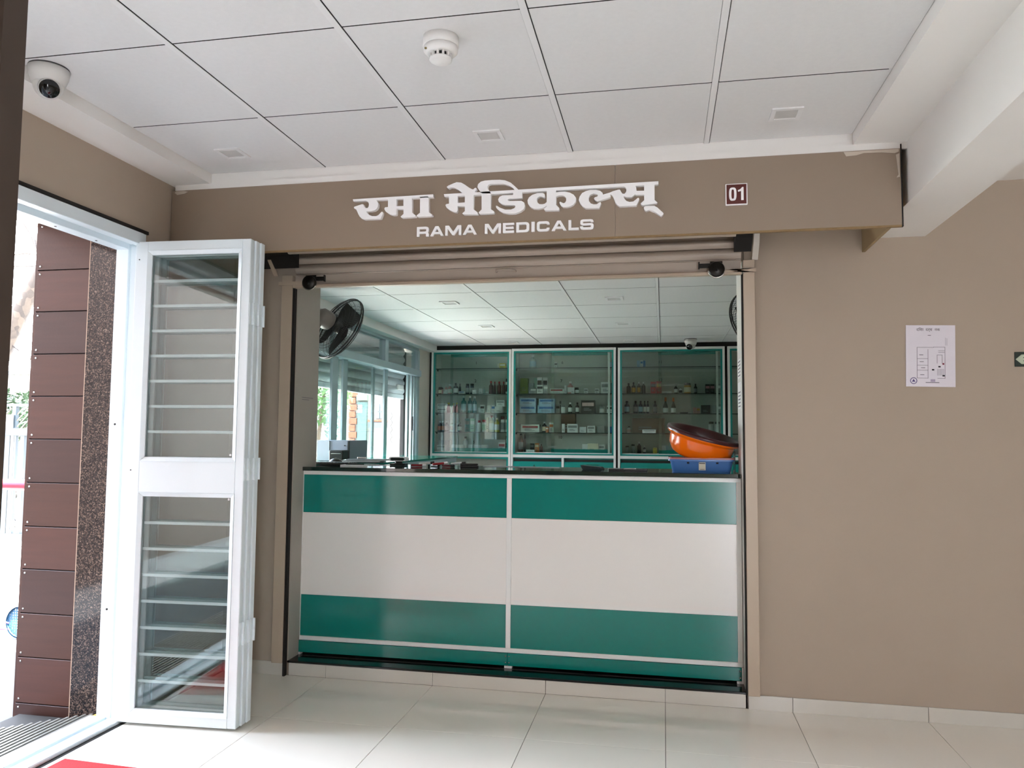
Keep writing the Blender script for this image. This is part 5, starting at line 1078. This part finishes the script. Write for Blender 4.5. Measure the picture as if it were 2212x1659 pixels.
# ------------------------------------------------------------ wall fans
def fan(loc, nrm, mount, label, R=.215):
    t = thing('wall_fan', label, 'fan', loc); q = Vector(nrm).normalized().to_track_quat('Z', 'Y').to_matrix().to_4x4()
    F = mat('fan_black_wire', '1b1a18', .4); L = Vector(loc)
    def T(p): return q @ Vector(p)
    cage = MB(); back = MB()
    for mb, sgn in ((cage, 1), (back, -1)):
        prof = [(.045, .062), (.10, .060), (.155, .050), (.19, .034), (R, .006)]
        for (r, h) in prof[:-1] + [(.125, .057), (.172, .044)]:
            mb.tube([T((r * math.cos(2 * PI * k / 36), r * math.sin(2 * PI * k / 36), h * sgn)) for k in range(36)], .0011, 4, True)
        for k in range(84):
            a = 2 * PI * k / 84; mb.tube([T((r * math.cos(a), r * math.sin(a), h * sgn)) for r, h in prof], .0009, 3)
    lp(cage, 'front_grille', F, t); lp(back, 'rear_grille', F, t)
    rim = MB()
    for h in (-.008, .008): rim.tube([T(((R + .002) * math.cos(2 * PI * k / 48), (R + .002) * math.sin(2 * PI * k / 48), h)) for k in range(48)], .0045, 6, True)
    lp(rim, 'cage_rim', F, t)
    for b in range(3):
        m = MB(); vs = []; a0 = b * 2 * PI / 3; n = 7
        for i in range(n + 1):
            r = .035 + .15 * i / n; wd = (.30 + .68 * math.sin(PI * (.25 + .62 * i / n)))
            for s_, hh in ((-1, -.018), (1, .018)):
                a = a0 + s_ * wd; vs.append(T((r * math.cos(a), r * math.sin(a), hh)))
        n0 = len(vs); off = T((0, 0, .002)); vs += [v + off for v in vs]
        fs = [(2 * i, 2 * i + 1, 2 * i + 3, 2 * i + 2) for i in range(n)] + [(n0 + 2 * i, n0 + 2 * i + 1, n0 + 2 * i + 3, n0 + 2 * i + 2) for i in range(n)]
        m.add(vs, fs); lp(m, 'fan_blade', mat('fan_blade_black', '121110', .5), t)
    lp(MB().lathe([(0, -.03), (.036, -.03), (.036, .03), (.028, .045), (0, .05)], seg=24, M=q), 'hub', BLACK, t)
    lp(MB().lathe([(0, -.17), (.04, -.17), (.058, -.15), (.062, -.10), (.055, -.072), (.04, -.064), (0, -.064)], seg=28, M=q), 'motor_housing', mat('fan_grey_plastic', '6f6b64', .45), t)
    mp = Vector(mount) - L; p0 = T((0, 0, -.13))
    lp(MB().tube([p0, (p0 + mp) / 2 + Vector((0, 0, -.05)), mp + Vector((0, .02, -.03)), mp], .014, 10), 'wall_arm', mat('fan_grey_plastic', '6f6b64', .45), t)
    lp(MB().box(mp.x - .04, mp.x + .04, mp.y - .0145, mp.y + .012, mp.z - .08, mp.z + .06), 'wall_plate', mat('fan_grey_plastic', '6f6b64', .45), t, .004)
    return t
fan((-2.045, .62, 1.992), (.455, .70, -.39), (-2.20, .30, 1.80), 'black wire-caged wall fan at the upper left inside the shop')
fan((.565, .60, 1.975), (-.45, .75, -.35), (.68, .30, 1.80), 'black wire-caged wall fan half hidden behind the right jamb')

# ------------------------------------------------------------ papers and small signs
t = thing('floor_plan_sheet', 'white laminated evacuation plan sheet taped to the tan wall', 'notice', (1.253, -.004, 1.71)); t.rotation_euler.y = math.radians(1.2)
PAPR = mat('plan_paper', 'dcd6de', .35); LN = mat('plan_line_grey', '6b6670', .6); LB = mat('plan_ink_black', '1d1a24', .6)
lp(MB().box(-.109, .109, -.002, .001, -.148, .148), 'sheet', PAPR, t)
def pl_(x0, x1, z0, z1, m=LN, nm='plan_line'): 
    lp(MB().box(x0, x1, -.0028, -.0021, z0, z1), nm, m, t)
k_ = .0016
fx0, fx1, fz0, fz1 = -.060, .064, -.108, .042
pl_(fx0, fx1 - .05, fz1 - k_, fz1); pl_(fx0, fx0 + k_, fz0, fz1); pl_(fx1 - k_, fx1, fz0, fz1); pl_(fx0, -.01, fz0, fz0 + k_); pl_(.03, fx1, fz0, fz0 + k_)
pl_(-.012, -.012 + k_, fz0, fz1 - .01); pl_(.012, fx1, fz1, fz1 + k_)
for z in (-.014, -.046, -.070): pl_(fx0, -.012, z, z + k_)
for z in (.024, .016): pl_(.034, fx1, z, z + k_)
pl_(.028, .052, .004, .004 + k_); pl_(.028, .028 + k_, -.036, .004); pl_(.050, .050 + k_, -.036, .004)
for q in range(6): pl_(.030 + .0052 * q, .0312 + .0052 * q, -.094, -.062)
pl_(.066, .066 + k_ / 2, .05, .088); pl_(.072, .0728, .05, .085)
for x, z in ((-.050, .004), (-.048, -.029), (-.042, -.058), (-.046, -.092)): pl_(x, x + .018, z, z + .0022, LB, 'room_caption')
for x, z in ((.006, -.070), (.034, -.055), (.052, -.098)): pl_(x, x + .010, z, z + .007, LB, 'plan_marker')
pl_(.052, .060, -.042, -.034, mat('plan_red', '7a2038', .6), 'plan_marker')
pl_(.0, .020, -.124, -.112, mat('plan_pale_violet', 'a79bb5', .6), 'plan_stamp'); pl_(-.022, .038, -.129, -.1265, LB, 'plan_caption')
o = text_mesh('PLAN  EXIT  PLAN'.replace('PLAN  EXIT  PLAN', '\u0926\u093f\u0936\u093e  \u0926\u0930\u094d\u0936  \u0928\u0915'), .018, .0003, (0, 0, 0), name='plan_heading', m=LB); o.parent = t; o.location = (-.010, -.0024, .126)
pl_(-.012, .002, .098, .1, LB, 'plan_caption')
lp(MB().lathe([(.0125, -.0028), (.0155, -.0028), (.0155, -.0021), (.0125, -.0021), (.0125, -.0028)], (-.075, 0, -.120), 'Y', 24), 'round_emblem', mat('plan_violet', '57497e', .6), t)
m = MB(); m.prism([(-.083, -.125), (-.067, -.125), (-.075, -.111)], -.0028, -.0021); lp(m, 'emblem_triangle', mat('plan_violet', '57497e', .6), t)
t = thing('exit_arrow_sign', 'dark green sign with pale left arrow at the right edge', 'sign', (1.70, -.003, 1.69))
bx('sign_face', mat('dark_green_sign', '0b2016', .4), t, 1.617, 1.80, -.006, -.0005, 1.655, 1.724, bevel=.001)
m = MB(); m.prism([(1.620, 1.6895), (1.645, 1.712), (1.668, 1.712), (1.650, 1.6955), (1.70, 1.6955), (1.70, 1.6835), (1.650, 1.6835), (1.668, 1.667), (1.645, 1.667)], -.0072, -.0062); o = m.build('arrow', mat('glow_green_white', 'b9c4ac', .5), t); tri(o)
# sticker strips on the right jamb face and note on the left jamb
for z0, z1, lab_ in ((1.62, 1.72, 'small printed sticker on the right jamb, upper'), (1.46, 1.60, 'small printed sticker on the right jamb, lower')):
    t = thing('jamb_sticker', lab_, 'sticker', (.388, .17, z0)); bx('sticker_face', SIGNW, t, .3868, .3882, .10, .24, z0, z1)
    for k in range(5): bx('printed_line', LN, t, .3862, .3867, .115, .225, z0 + .012 + .018 * k, z0 + .018 + .018 * k)
t = thing('faint_note', 'faint grey note on the left inner jamb of the opening', 'sticker', (-2.0205, .15, 1.5)); bx('note_face', jm, t, -2.0208, -2.0203, .06, .24, 1.44, 1.56)
for k in range(2): bx('printed_line', LN, t, -2.0202, -2.0199, .08, .22 - .05 * k, 1.52 - .012 * k, 1.523 - .012 * k)
bpy.context.view_layer.update()
